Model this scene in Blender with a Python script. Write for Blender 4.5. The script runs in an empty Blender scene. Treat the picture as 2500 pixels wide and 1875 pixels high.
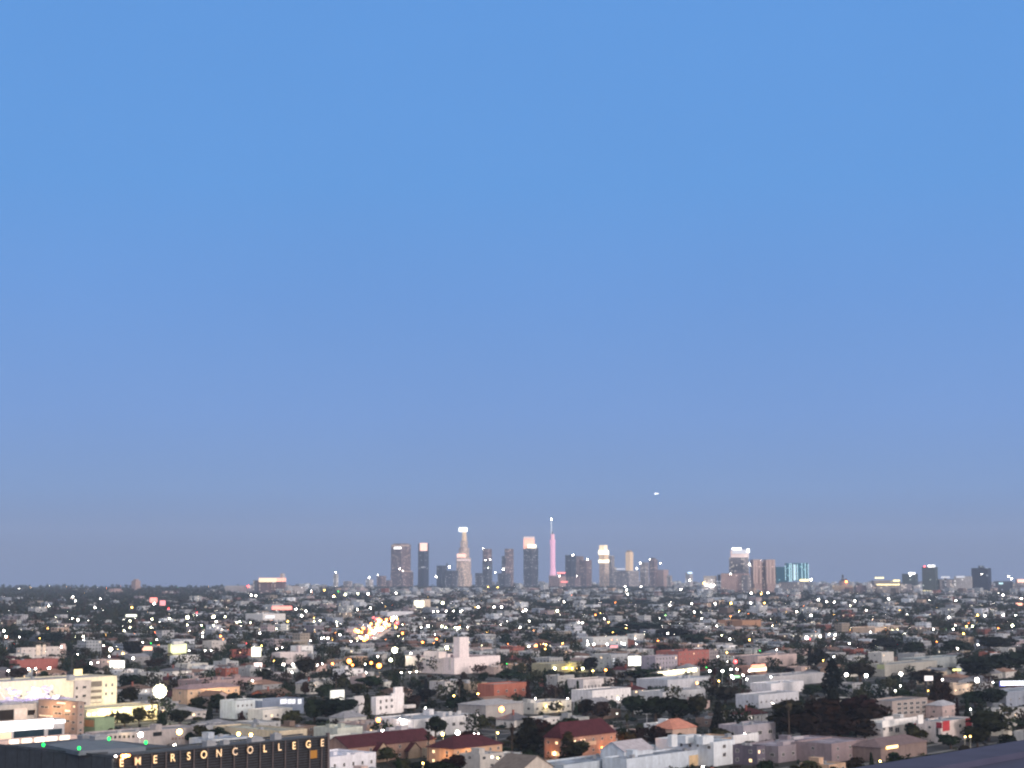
import bpy, bmesh, math, random
import numpy as np
from mathutils import Vector, noise

random.seed(11)
C = bpy.context.scene.collection
SC = bpy.context.scene
R = math.radians

# ------------------------------------------------------------------ camera
CAM_H, FOC, HOR = 80.0, 4450.0, 1398.0          # metres, and pixels of the 2500 px photograph
PITCH = math.atan((HOR - 937.5) / FOC)
cd = bpy.data.cameras.new('camera')
cam = bpy.data.objects.new('camera', cd)
C.objects.link(cam)
SC.camera = cam
cd.sensor_width = 36.0
cd.lens = 36.0 * FOC / 2500.0
cd.clip_start, cd.clip_end = 0.5, 60000.0
cam.location = (0, 0, CAM_H)
cam.rotation_euler = (R(90) + PITCH, 0, 0)
cd.dof.use_dof = True                            # a phone lens focused a little short
cd.dof.focus_distance = 22.0
cd.dof.aperture_fstop = cd.lens / 1000.0 / 0.0135

# ------------------------------------------------------------------ sky and sun
W = bpy.data.worlds.new("World")
SC.world = W
W.use_nodes = True
nt = W.node_tree
bg = nt.nodes['Background']
SUN_EL, SUN_AZ = R(9), math.atan2(0.62, -0.78)    # the dusk glow stands behind and to the right of the camera
sky = nt.nodes.new('ShaderNodeTexSky')
sky.sky_type = 'NISHITA'
sky.sun_disc = False
sky.sun_elevation = R(3)
sky.sun_rotation = SUN_AZ
sky.ozone_density = 4.0
tc = nt.nodes.new('ShaderNodeTexCoord')
sep = nt.nodes.new('ShaderNodeSeparateXYZ')
nt.links.new(tc.outputs['Generated'], sep.inputs[0])
ramp = nt.nodes.new('ShaderNodeValToRGB')
mr = nt.nodes.new('ShaderNodeMapRange')
mr.inputs['From Min'].default_value = -0.02
mr.inputs['From Max'].default_value = 0.5
nt.links.new(sep.outputs['Z'], mr.inputs['Value'])
nt.links.new(mr.outputs[0], ramp.inputs[0])
SKY = [(-0.02, (0.180, 0.236, 0.405)), (0.012, (0.186, 0.250, 0.435)), (0.045, (0.203, 0.335, 0.625)), (0.085, (0.188, 0.346, 0.712)), (0.15, (0.154, 0.342, 0.752)), (0.21, (0.132, 0.348, 0.775)), (0.31, (0.125, 0.34, 0.78)), (0.42, (0.42, 0.52, 0.66)), (0.5, (0.56, 0.6, 0.66))]  # the pale topmost stops are added to light the ground
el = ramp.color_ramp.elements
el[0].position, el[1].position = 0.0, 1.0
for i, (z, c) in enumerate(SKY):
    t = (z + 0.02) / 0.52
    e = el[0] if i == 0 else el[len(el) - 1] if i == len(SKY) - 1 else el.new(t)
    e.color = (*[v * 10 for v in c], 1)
# the western half of the dome, still glowing from the sunset
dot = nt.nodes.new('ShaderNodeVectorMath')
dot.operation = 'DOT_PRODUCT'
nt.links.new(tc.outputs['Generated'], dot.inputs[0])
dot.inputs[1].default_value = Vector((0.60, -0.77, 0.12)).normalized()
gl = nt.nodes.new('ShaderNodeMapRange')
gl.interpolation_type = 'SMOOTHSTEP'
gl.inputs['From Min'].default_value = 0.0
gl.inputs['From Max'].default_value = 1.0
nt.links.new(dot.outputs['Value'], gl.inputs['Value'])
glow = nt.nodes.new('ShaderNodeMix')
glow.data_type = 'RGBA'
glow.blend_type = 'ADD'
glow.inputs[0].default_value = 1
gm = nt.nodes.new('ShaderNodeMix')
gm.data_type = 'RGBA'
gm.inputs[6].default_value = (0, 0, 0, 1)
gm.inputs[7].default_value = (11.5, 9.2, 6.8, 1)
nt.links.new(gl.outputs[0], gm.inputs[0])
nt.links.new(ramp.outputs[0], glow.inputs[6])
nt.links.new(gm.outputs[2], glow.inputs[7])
veil = nt.nodes.new('ShaderNodeTexNoise')
veil.inputs['Scale'].default_value = 3.5
veil.inputs['Detail'].default_value = 6
nt.links.new(tc.outputs['Generated'], veil.inputs['Vector'])
vr = nt.nodes.new('ShaderNodeMapRange')
vr.inputs['To Min'].default_value, vr.inputs['To Max'].default_value = .93, 1.07
nt.links.new(veil.outputs['Fac'], vr.inputs['Value'])
vm = nt.nodes.new('ShaderNodeVectorMath')
vm.operation = 'SCALE'
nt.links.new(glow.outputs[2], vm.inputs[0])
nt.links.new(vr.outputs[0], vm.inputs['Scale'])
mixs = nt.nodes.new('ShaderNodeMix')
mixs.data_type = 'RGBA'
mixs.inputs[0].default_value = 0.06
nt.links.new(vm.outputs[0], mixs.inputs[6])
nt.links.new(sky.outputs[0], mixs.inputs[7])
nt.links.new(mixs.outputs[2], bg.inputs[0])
bg.inputs[1].default_value = 0.1

sd = bpy.data.lights.new('sun', 'SUN')
sd.energy, sd.angle, sd.color = 2.35, R(14), (1.0, 0.83, 0.74)
sun = bpy.data.objects.new('sun', sd)
C.objects.link(sun)
sun.rotation_euler = Vector((-math.sin(SUN_AZ) * math.cos(SUN_EL), -math.cos(SUN_AZ) * math.cos(SUN_EL), -math.sin(SUN_EL))).to_track_quat('-Z', 'Y').to_euler()

SC.view_settings.view_transform = 'Standard'
SC.view_settings.look = 'None'
SC.view_settings.exposure = 0
SC.view_settings.gamma = 1
SC.render.engine = 'CYCLES'
SC.cycles.use_denoising = True
SC.cycles.max_bounces = 5
SC.cycles.diffuse_bounces = 2
SC.cycles.glossy_bounces = 2
SC.cycles.volume_bounces = 1
SC.cycles.sample_clamp_indirect = 2.0
SC.cycles.filter_width = 2.0

# ------------------------------------------------------------------ where things stand
cp, sp = math.cos(PITCH), math.sin(PITCH)
TH = R(50.3)                                     # the street grid's angle to the view
UX, UY = math.cos(TH), math.sin(TH)              # along the west facing facades
VX, VY = -UY, UX                                 # along the north facing ones


def ray(px, py):
    x, y = (px - 1250) / FOC, (937.5 - py) / FOC
    return x, cp - y * sp, sp + y * cp


def P(px, py, z=0.0):
    """the point at height z seen at that place of the photograph"""
    dx, dy, dz = ray(px, py)
    t = (z - CAM_H) / dz
    return Vector((dx * t, dy * t, z))


def PD(px, py, Y):
    dx, dy, dz = ray(px, py)
    t = Y / dy
    return Vector((dx * t, Y, CAM_H + dz * t))


def proj(x, y, z):
    D = y * cp + (z - CAM_H) * sp
    U = -y * sp + (z - CAM_H) * cp
    return 1250 + FOC * x / D, 937.5 - FOC * U / D


def reach(c, dx, dy, z, px):
    """how far from c along (dx, dy) until the column px is met"""
    k = (px - 1250) / FOC
    return (k * (c[1] * cp + (z - CAM_H) * sp) - c[0]) / (dx - k * dy * cp)


# ------------------------------------------------------------------ materials
MATS = {}


def nodes(name):
    m = bpy.data.materials.new(name)
    m.use_nodes = True
    n = m.node_tree.nodes
    n['Principled BSDF'].inputs['Specular IOR Level'].default_value = 0.12
    return m, m.node_tree, n, n['Principled BSDF']


def plain(name, col, rough=0.85, amt=0.18, scale=0.35, metal=0.0):
    """a surface colour with uneven wear"""
    if name in MATS:
        return MATS[name]
    m, t, n, b = nodes(name)
    c = n.new('ShaderNodeTexCoord')
    k = n.new('ShaderNodeTexNoise')
    k.inputs['Scale'].default_value = scale
    k.inputs['Detail'].default_value = 5
    t.links.new(c.outputs['Object'], k.inputs['Vector'])
    r = n.new('ShaderNodeMapRange')
    r.inputs['From Min'].default_value, r.inputs['From Max'].default_value = 0.3, 0.7
    r.inputs['To Min'].default_value, r.inputs['To Max'].default_value = 1 - amt, 1 + amt
    t.links.new(k.outputs['Fac'], r.inputs['Value'])
    x = n.new('ShaderNodeMix')
    x.data_type, x.blend_type = 'RGBA', 'MULTIPLY'
    x.inputs[0].default_value = 1
    x.inputs[6].default_value = (*col, 1)
    t.links.new(r.outputs[0], x.inputs[7])
    t.links.new(x.outputs[2], b.inputs['Base Color'])
    b.inputs['Roughness'].default_value = rough
    b.inputs['Metallic'].default_value = metal
    MATS[name] = m
    return m


def tinted(name, rough=0.85, amt=0.2, scale=0.3, pattern=None):
    """like plain, the colour taken from the object's own colour"""
    m, t, n, b = nodes(name)
    o = n.new('ShaderNodeObjectInfo')
    c = n.new('ShaderNodeTexCoord')
    k = n.new('ShaderNodeTexNoise')
    k.inputs['Scale'].default_value = scale
    k.inputs['Detail'].default_value = 5
    t.links.new(c.outputs['Object'], k.inputs['Vector'])
    r = n.new('ShaderNodeMapRange')
    r.inputs['From Min'].default_value, r.inputs['From Max'].default_value = 0.3, 0.7
    r.inputs['To Min'].default_value, r.inputs['To Max'].default_value = 1 - amt, 1 + amt
    t.links.new(k.outputs['Fac'], r.inputs['Value'])
    last = r.outputs[0]
    if pattern in ('streak', 'patch'):
        mp = n.new('ShaderNodeMapping')
        mp.inputs['Scale'].default_value = (.7, .7, .10) if pattern == 'streak' else (1, 1, 1)
        t.links.new(c.outputs['Object'], mp.inputs['Vector'])
        if pattern == 'streak':
            v = n.new('ShaderNodeTexNoise')
            v.inputs['Scale'].default_value = .9
            v.inputs['Detail'].default_value = 4
            src = v.outputs['Fac']
        else:
            v = n.new('ShaderNodeTexVoronoi')
            v.distance = 'CHEBYCHEV'
            v.inputs['Scale'].default_value = .16
            sx = n.new('ShaderNodeSeparateXYZ')
            t.links.new(v.outputs['Color'], sx.inputs[0])
            src = sx.outputs['X']
        t.links.new(mp.outputs[0], v.inputs['Vector'])
        q = n.new('ShaderNodeMapRange')
        q.inputs['From Min'].default_value, q.inputs['From Max'].default_value = (.35, .65) if pattern == 'streak' else (0, 1)
        q.inputs['To Min'].default_value, q.inputs['To Max'].default_value = (.89, 1.06) if pattern == 'streak' else (.62, 1.25)
        t.links.new(src, q.inputs['Value'])
        a = n.new('ShaderNodeMath')
        a.operation = 'MULTIPLY'
        t.links.new(q.outputs[0], a.inputs[0])
        t.links.new(last, a.inputs[1])
        last = a.outputs[0]
    if pattern == 'tile':
        w = n.new('ShaderNodeTexWave')
        w.inputs['Scale'].default_value = 0.9
        w.inputs['Distortion'].default_value = 0.6
        t.links.new(c.outputs['Object'], w.inputs['Vector'])
        a = n.new('ShaderNodeMath')
        a.operation = 'MULTIPLY_ADD'
        a.inputs[1].default_value = 0.35
        t.links.new(w.outputs['Fac'], a.inputs[0])
        t.links.new(last, a.inputs[2])
        last = a.outputs[0]
    x = n.new('ShaderNodeMix')
    x.data_type, x.blend_type = 'RGBA', 'MULTIPLY'
    x.inputs[0].default_value = 1
    t.links.new(o.outputs['Color'], x.inputs[6])
    t.links.new(last, x.inputs[7])
    t.links.new(x.outputs[2], b.inputs['Base Color'])
    b.inputs['Roughness'].default_value = rough
    MATS[name] = m
    return m


def emit(name, col, strength, base=(.5, .5, .5)):
    if name in MATS:
        return MATS[name]
    m, t, n, b = nodes(name)
    b.inputs['Base Color'].default_value = (*base, 1)
    b.inputs['Emission Color'].default_value = (*col, 1)
    b.inputs['Emission Strength'].default_value = strength
    try:
        m.cycles.emission_sampling = 'NONE' if strength > 8 else 'AUTO'
    except Exception:
        pass
    MATS[name] = m
    return m


def facade(name, base=None, glass=(.03, .035, .045), pitch=(3.4, 3.4), lit=0.05, litcol=(1, .8, .5), power=1.6, attr=False, share=(.30, .62)):
    """wall with rows of small windows, some of them lit, for far buildings"""
    m, t, n, b = nodes(name)
    L = t.links.new
    c = n.new('ShaderNodeTexCoord')
    s = n.new('ShaderNodeSeparateXYZ')
    L(c.outputs['Object'], s.inputs[0])

    def mth(op, a, bb=None, cc=None):
        q = n.new('ShaderNodeMath')
        q.operation = op
        for i, v in enumerate((a, bb, cc)):
            if v is None:
                continue
            if isinstance(v, (int, float)):
                q.inputs[i].default_value = v
            else:
                L(v, q.inputs[i])
        return q.outputs[0]
    al = mth('ADD', mth('ADD', s.outputs['X'], s.outputs['Y']), 0.37)
    fu = mth('DIVIDE', al, pitch[0])
    fz = mth('DIVIDE', s.outputs['Z'], pitch[1])
    iu, iz = mth('FLOOR', fu), mth('FLOOR', fz)
    ru, rz = mth('FRACT', fu), mth('FRACT', fz)
    inu = mth('LESS_THAN', mth('ABSOLUTE', mth('SUBTRACT', ru, 0.5)), share[0])
    inz = mth('LESS_THAN', mth('ABSOLUTE', mth('SUBTRACT', rz, 0.5)), share[1] / 2)
    g = n.new('ShaderNodeNewGeometry')
    gs = n.new('ShaderNodeSeparateXYZ')
    L(g.outputs['Normal'], gs.inputs[0])
    side = mth('LESS_THAN', mth('ABSOLUTE', gs.outputs['Z']), 0.4)
    win = mth('MULTIPLY', mth('MULTIPLY', inu, inz), side)
    cv = n.new('ShaderNodeCombineXYZ')
    L(iu, cv.inputs[0])
    L(iz, cv.inputs[1])
    wn = n.new('ShaderNodeTexWhiteNoise')
    wn.noise_dimensions = '2D'
    L(cv.outputs[0], wn.inputs['Vector'])
    on = mth('MULTIPLY', mth('LESS_THAN', wn.outputs['Value'], lit), win)
    k = n.new('ShaderNodeTexNoise')
    k.inputs['Scale'].default_value = 0.05
    k.inputs['Detail'].default_value = 6
    L(c.outputs['Object'], k.inputs['Vector'])
    rr = n.new('ShaderNodeMapRange')
    rr.inputs['From Min'].default_value, rr.inputs['From Max'].default_value = 0.3, 0.7
    rr.inputs['To Min'].default_value, rr.inputs['To Max'].default_value = 0.8, 1.2
    L(k.outputs['Fac'], rr.inputs['Value'])
    x = n.new('ShaderNodeMix')
    x.data_type, x.blend_type = 'RGBA', 'MULTIPLY'
    x.inputs[0].default_value = 1
    if base is None and attr:
        at = n.new('ShaderNodeAttribute')
        at.attribute_name = 'Col'
        L(at.outputs['Color'], x.inputs[6])
    elif base is None:
        oi = n.new('ShaderNodeObjectInfo')
        L(oi.outputs['Color'], x.inputs[6])
    else:
        x.inputs[6].default_value = (*base, 1)
    L(rr.outputs[0], x.inputs[7])
    y = n.new('ShaderNodeMix')
    y.data_type = 'RGBA'
    L(win, y.inputs[0])
    L(x.outputs[2], y.inputs[6])
    y.inputs[7].default_value = (*glass, 1)
    L(y.outputs[2], b.inputs['Base Color'])
    b.inputs['Emission Color'].default_value = (*litcol, 1)
    L(mth('MULTIPLY', on, power), b.inputs['Emission Strength'])
    ro = mth('MULTIPLY_ADD', win, -0.5, 0.85)
    L(ro, b.inputs['Roughness'])
    try:
        m.cycles.emission_sampling = 'NONE'
    except Exception:
        pass
    MATS[name] = m
    return m


STUCCO = tinted('stucco', 0.9, 0.10, 0.6, 'streak')
ROOFING = tinted('roofing', 0.92, 0.3, 0.25, 'patch')
TILES = tinted('roof_tiles', 0.8, 0.25, 0.5, 'tile')
LEAF = tinted('leaves', 0.9, 0.45, 0.5)
LEAF.node_tree.nodes['Principled BSDF'].inputs['Specular IOR Level'].default_value = 0.0
WINWALL = facade('stucco_with_windows', pitch=(3.6, 3.1), lit=0.05, share=(.2, .42))
METAL = plain('galvanised_metal', (.33, .34, .36), 0.5, 0.15, 1.0, 0.3)
DARKMETAL = plain('dark_metal', (.06, .06, .065), 0.5, 0.15, 1.0, 0.4)
BARK = plain('bark', (.09, .065, .05), 0.95, 0.3, 2.0)
FRAME = plain('window_frame_paint', (.45, .44, .43), 0.6, 0.1)
GLASS, _t, _n, _b = nodes('dark_window_glass')
_b.inputs['Base Color'].default_value = (.02, .024, .03, 1)
_b.inputs['Roughness'].default_value = 0.18
_b.inputs['Specular IOR Level'].default_value = 0.5
LITWARM = emit('lit_window_warm', (1, .62, .28), 2.4)
LITWHITE = emit('lit_window_white', (1, .93, .8), 2.6)
BULB = {
    'W': emit('bulb_white', (1, .90, .78), 52), 'G': emit('bulb_greenish', (1, 1, .6), 50), 'Y': emit('bulb_yellow', (1, .60, .12), 20),
    'O': emit('bulb_amber', (1, .26, .03), 18), 'R': emit('bulb_red', (1, .04, .04), 12), 'B': emit('bulb_blue', (.06, .12, 1), 10),
    'H': emit('flood_halo', (1, .93, .55), .9), 'C': emit('bulb_green', (.0, 1, .11), 3.6, (.05, .2, .1)), 'F': emit('bulb_flood', (1, .96, .58), 40)}
LIGHTCOL = {'W': (1, .93, .85), 'G': (1, 1, .7), 'Y': (1, .75, .3), 'O': (1, .45, .12), 'R': (1, .1, .08), 'B': (.2, .3, 1), 'C': (.1, 1, .4), 'F': (1, .95, .62)}
LIGHTWORD = {'W': 'white', 'G': 'greenish white', 'Y': 'yellow', 'O': 'amber', 'R': 'red', 'B': 'blue', 'C': 'green', 'F': 'yellowish white'}

# ------------------------------------------------------------------ mesh and object helpers


class MB:
    def __init__(s):
        s.v, s.f, s.m = [], [], []

    def face(s, pts, mi=0):
        i = len(s.v)
        s.v += [tuple(p) for p in pts]
        s.f.append(tuple(range(i, i + len(pts))))
        s.m.append(mi)
        return s

    def box(s, x0, y0, z0, x1, y1, z1, mi=0, bottom=True):
        i = len(s.v)
        s.v += [(x0, y0, z0), (x1, y0, z0), (x1, y1, z0), (x0, y1, z0), (x0, y0, z1), (x1, y0, z1), (x1, y1, z1), (x0, y1, z1)]
        q = [(0, 1, 5, 4), (1, 2, 6, 5), (2, 3, 7, 6), (3, 0, 4, 7), (4, 5, 6, 7)] + ([(3, 2, 1, 0)] if bottom else [])
        s.f += [tuple(i + k for k in f) for f in q]
        s.m += [mi] * len(q)
        return s

    def tube(s, p, q, r0, r1, n=8, mi=0, caps=True):
        p, q = Vector(p), Vector(q)
        d = (q - p).normalized()
        a = d.orthogonal().normalized()
        b = d.cross(a)
        i = len(s.v)
        for c, r in ((p, r0), (q, r1)):
            for k in range(n):
                t = 2 * math.pi * k / n
                s.v.append(tuple(c + a * (r * math.cos(t)) + b * (r * math.sin(t))))
        for k in range(n):
            s.f.append((i + k, i + (k + 1) % n, i + n + (k + 1) % n, i + n + k))
            s.m.append(mi)
        if caps:
            s.f += [tuple(range(i + n - 1, i - 1, -1)), tuple(range(i + n, i + 2 * n))]
            s.m += [mi, mi]
        return s

    def ball(s, c, r, nu=10, nv=6, mi=0, sz=1.0):
        i = len(s.v)
        s.v.append((c[0], c[1], c[2] + r * sz))
        for a in range(1, nv):
            t = math.pi * a / nv
            for k in range(nu):
                u = 2 * math.pi * k / nu
                s.v.append((c[0] + r * math.sin(t) * math.cos(u), c[1] + r * math.sin(t) * math.sin(u), c[2] + r * sz * math.cos(t)))
        s.v.append((c[0], c[1], c[2] - r * sz))
        last = len(s.v) - 1
        for k in range(nu):
            s.f.append((i, i + 1 + k, i + 1 + (k + 1) % nu))
            s.m.append(mi)
            for a in range(nv - 2):
                o = i + 1 + a * nu
                s.f.append((o + k, o + nu + k, o + nu + (k + 1) % nu, o + (k + 1) % nu))
                s.m.append(mi)
            o = i + 1 + (nv - 2) * nu
            s.f.append((o + k, last, o + (k + 1) % nu))
            s.m.append(mi)
        return s

    def mesh(s, name, *mats):
        me = bpy.data.meshes.new(name)
        me.from_pydata(s.v, [], s.f)
        for m in mats:
            me.materials.append(m)
        if len(mats) > 1:
            me.polygons.foreach_set('material_index', s.m)
        me.update()
        return me


def link(name, me, parent=None, loc=(0, 0, 0), rz=0.0, sc=None, col=None):
    o = bpy.data.objects.new(name, me)
    C.objects.link(o)
    o.parent = parent
    o.location = loc
    if rz:
        o.rotation_euler = (0, 0, rz)
    if sc:
        o.scale = sc
    if col:
        o.color = (*col, 1)
    return o


def tag(o, label, cat, group=None):
    o['label'], o['category'] = label, cat
    if group:
        o['group'] = group
    return o


def thing(name, label, cat, loc, rz=0.0, group=None):
    o = bpy.data.objects.new(name, None)
    C.objects.link(o)
    o.empty_display_size = 0.5
    o.location = loc
    o.rotation_euler = (0, 0, rz)
    return tag(o, label, cat, group)


def setting(name, me, kind='structure'):
    o = link(name, me)
    o['kind'] = kind
    return o


def glow_light(parent, loc, col, watts, r=0.4, spot=None):
    d = bpy.data.lights.new('glow', 'POINT')
    d.energy, d.color, d.shadow_soft_size = watts * .75, col, r
    d.volume_factor = 0.0
    o = bpy.data.objects.new('glow', d)
    C.objects.link(o)
    o.parent = parent
    o.location = loc
    return o


MARKS = []      # (short name, x0, x1, y0, y1, depth): named things labels may refer to
KEEP = []       # (x0, x1, y0, y1, depth): parts of the picture nothing nearer may cover
FOOT = []       # (a0, a1, b0, b1): ground already built on, in street grid metres
PENDING = []    # things whose label still needs its place said


def ab(x, y):
    return x * UX + y * UY, x * VX + y * VY


def xy(a, b):
    return a * UX + b * VX, a * UY + b * VY


# the window every building shares: a frame with a recessed pane, one metre square, looking along -y
def window_mesh(name, pane):
    m = MB()
    t, d = .1, .07
    m.box(0, -d, 0, t, 0, 1).box(1 - t, -d, 0, 1, 0, 1).box(t, -d, 0, 1 - t, 0, t).box(t, -d, 1 - t, 1 - t, 0, 1)
    m.box(.47, -d * .8, t, .53, -.02, 1 - t)
    m.face([(t, -.02, t), (1 - t, -.02, t), (1 - t, -.02, 1 - t), (t, -.02, 1 - t)], 1)
    return m.mesh(name, FRAME, pane)


WIN = {'d': window_mesh('window', GLASS), 'y': window_mesh('window', LITWARM), 'w': window_mesh('window', LITWHITE)}


def wall_mesh(L, Wd, H, par=0.7, th=0.3):
    m = MB()
    m.box(0, 0, 0, L, Wd, H, bottom=False)
    m.f.pop()
    m.m.pop()
    i, z = th, H - par
    ring = [(0, 0), (L, 0), (L, Wd), (0, Wd)]
    inn = [(i, i), (L - i, i), (L - i, Wd - i), (i, Wd - i)]
    for k in range(4):
        a, b, c, d = ring[k], ring[(k + 1) % 4], inn[(k + 1) % 4], inn[k]
        m.face([(*a, H), (*b, H), (*c, H), (*d, H)])
        m.face([(*d, H), (*c, H), (*c, z), (*d, z)])
    return m.mesh('wall', STUCCO)


def flat_roof_mesh(L, Wd, H, par=0.7, th=0.3):
    i, z = th - .02, H - par
    return MB().box(i, i, z - .25, L - i, Wd - i, z + .02).mesh('roof', ROOFING)


def pitched_mesh(L, Wd, H, rise, kind, over=0.5, along=None):
    """hip or gable roof over [0,L]x[0,Wd]; the ridge runs along the longer side"""
    m = MB()
    x0, x1, y0, y1 = -over, L + over, -over, Wd + over
    swap = (along == 'y') if along else (Wd > L)
    if swap:
        x0, x1, y0, y1 = y0, y1, x0, x1
    ym = (y0 + y1) / 2
    ins = (y1 - y0) / 2 if kind == 'hip' else 0.0
    ins = min(ins, (x1 - x0) / 2 - .01)
    za, zb, t = H, H + rise, 0.22
    pts = [(x0, y0, za), (x1, y0, za), (x1, y1, za), (x0, y1, za), (x0 + ins, ym, zb), (x1 - ins, ym, zb)]
    low = [(x, y, z - t) for x, y, z in pts]
    if swap:
        f = lambda p: (p[1], p[0], p[2])
        pts, low = [f(p) for p in pts], [f(p) for p in low]
    i = len(m.v)
    m.v += pts + low
    q = [(0, 1, 5, 4), (2, 3, 4, 5), (1, 2, 5), (3, 0, 4)]
    if kind != 'hip':
        q = q[:2]
    fl = [tuple(reversed(k)) for k in q] if swap else q
    m.f += fl
    m.f += [tuple(reversed([k + 6 for k in p])) for p in fl]
    e = [(0, 1), (2, 3), (1, 2), (3, 0)] if kind == 'hip' else [(0, 1), (2, 3), (1, 5), (5, 2), (3, 4), (4, 0)]
    m.f += [(a, a + 6, b + 6, b) for a, b in e]
    m.m = [0] * len(m.f)
    return m.mesh('roof', TILES)


def gable_wall_mesh(L, Wd, H, rise, along=None):
    m = MB()
    m.box(0, 0, 0, L, Wd, H, bottom=False)
    if (along == 'y') if along else (Wd > L):
        for y in (0, Wd):
            m.face([(0, y, H), (L, y, H), (L / 2, y, H + rise * .97)])
    else:
        for x in (0, L):
            m.face([(x, 0, H), (x, Wd, H), (x, Wd / 2, H + rise * .97)])
    return m.mesh('wall', STUCCO)


_u = MB().box(-.9, -.7, 0, .9, .7, 1.1).box(-1.0, -.8, 1.1, 1.0, .8, 1.18).tube((0, 0, 1.18), (0, 0, 1.36), .5, .5, 10)
_u.box(.9, -.2, .3, 1.5, .2, .6)
UNIT = _u.mesh('rooftop_unit', METAL)
_u = MB().box(-1.7, -2.2, 0, 1.7, 2.2, 2.6).box(-1.85, -2.35, 2.6, 1.85, 2.35, 2.8).box(-.5, -2.26, 0, .5, -2.2, 2.05)
STAIR = _u.mesh('stair_hut', STUCCO)
_u = MB().tube((0, 0, 0), (0, 0, 1.2), .16, .16, 8).tube((0, 0, 1.2), (0, 0, 1.45), .3, .12, 8)
VENT = _u.mesh('vent_pipe', METAL)
_u = MB().box(0, -.06, 0, 1, 0, 2.1).box(.06, -.09, .06, .94, -.06, 2.04)
DOOR = _u.mesh('door', DARKMETAL)


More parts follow.
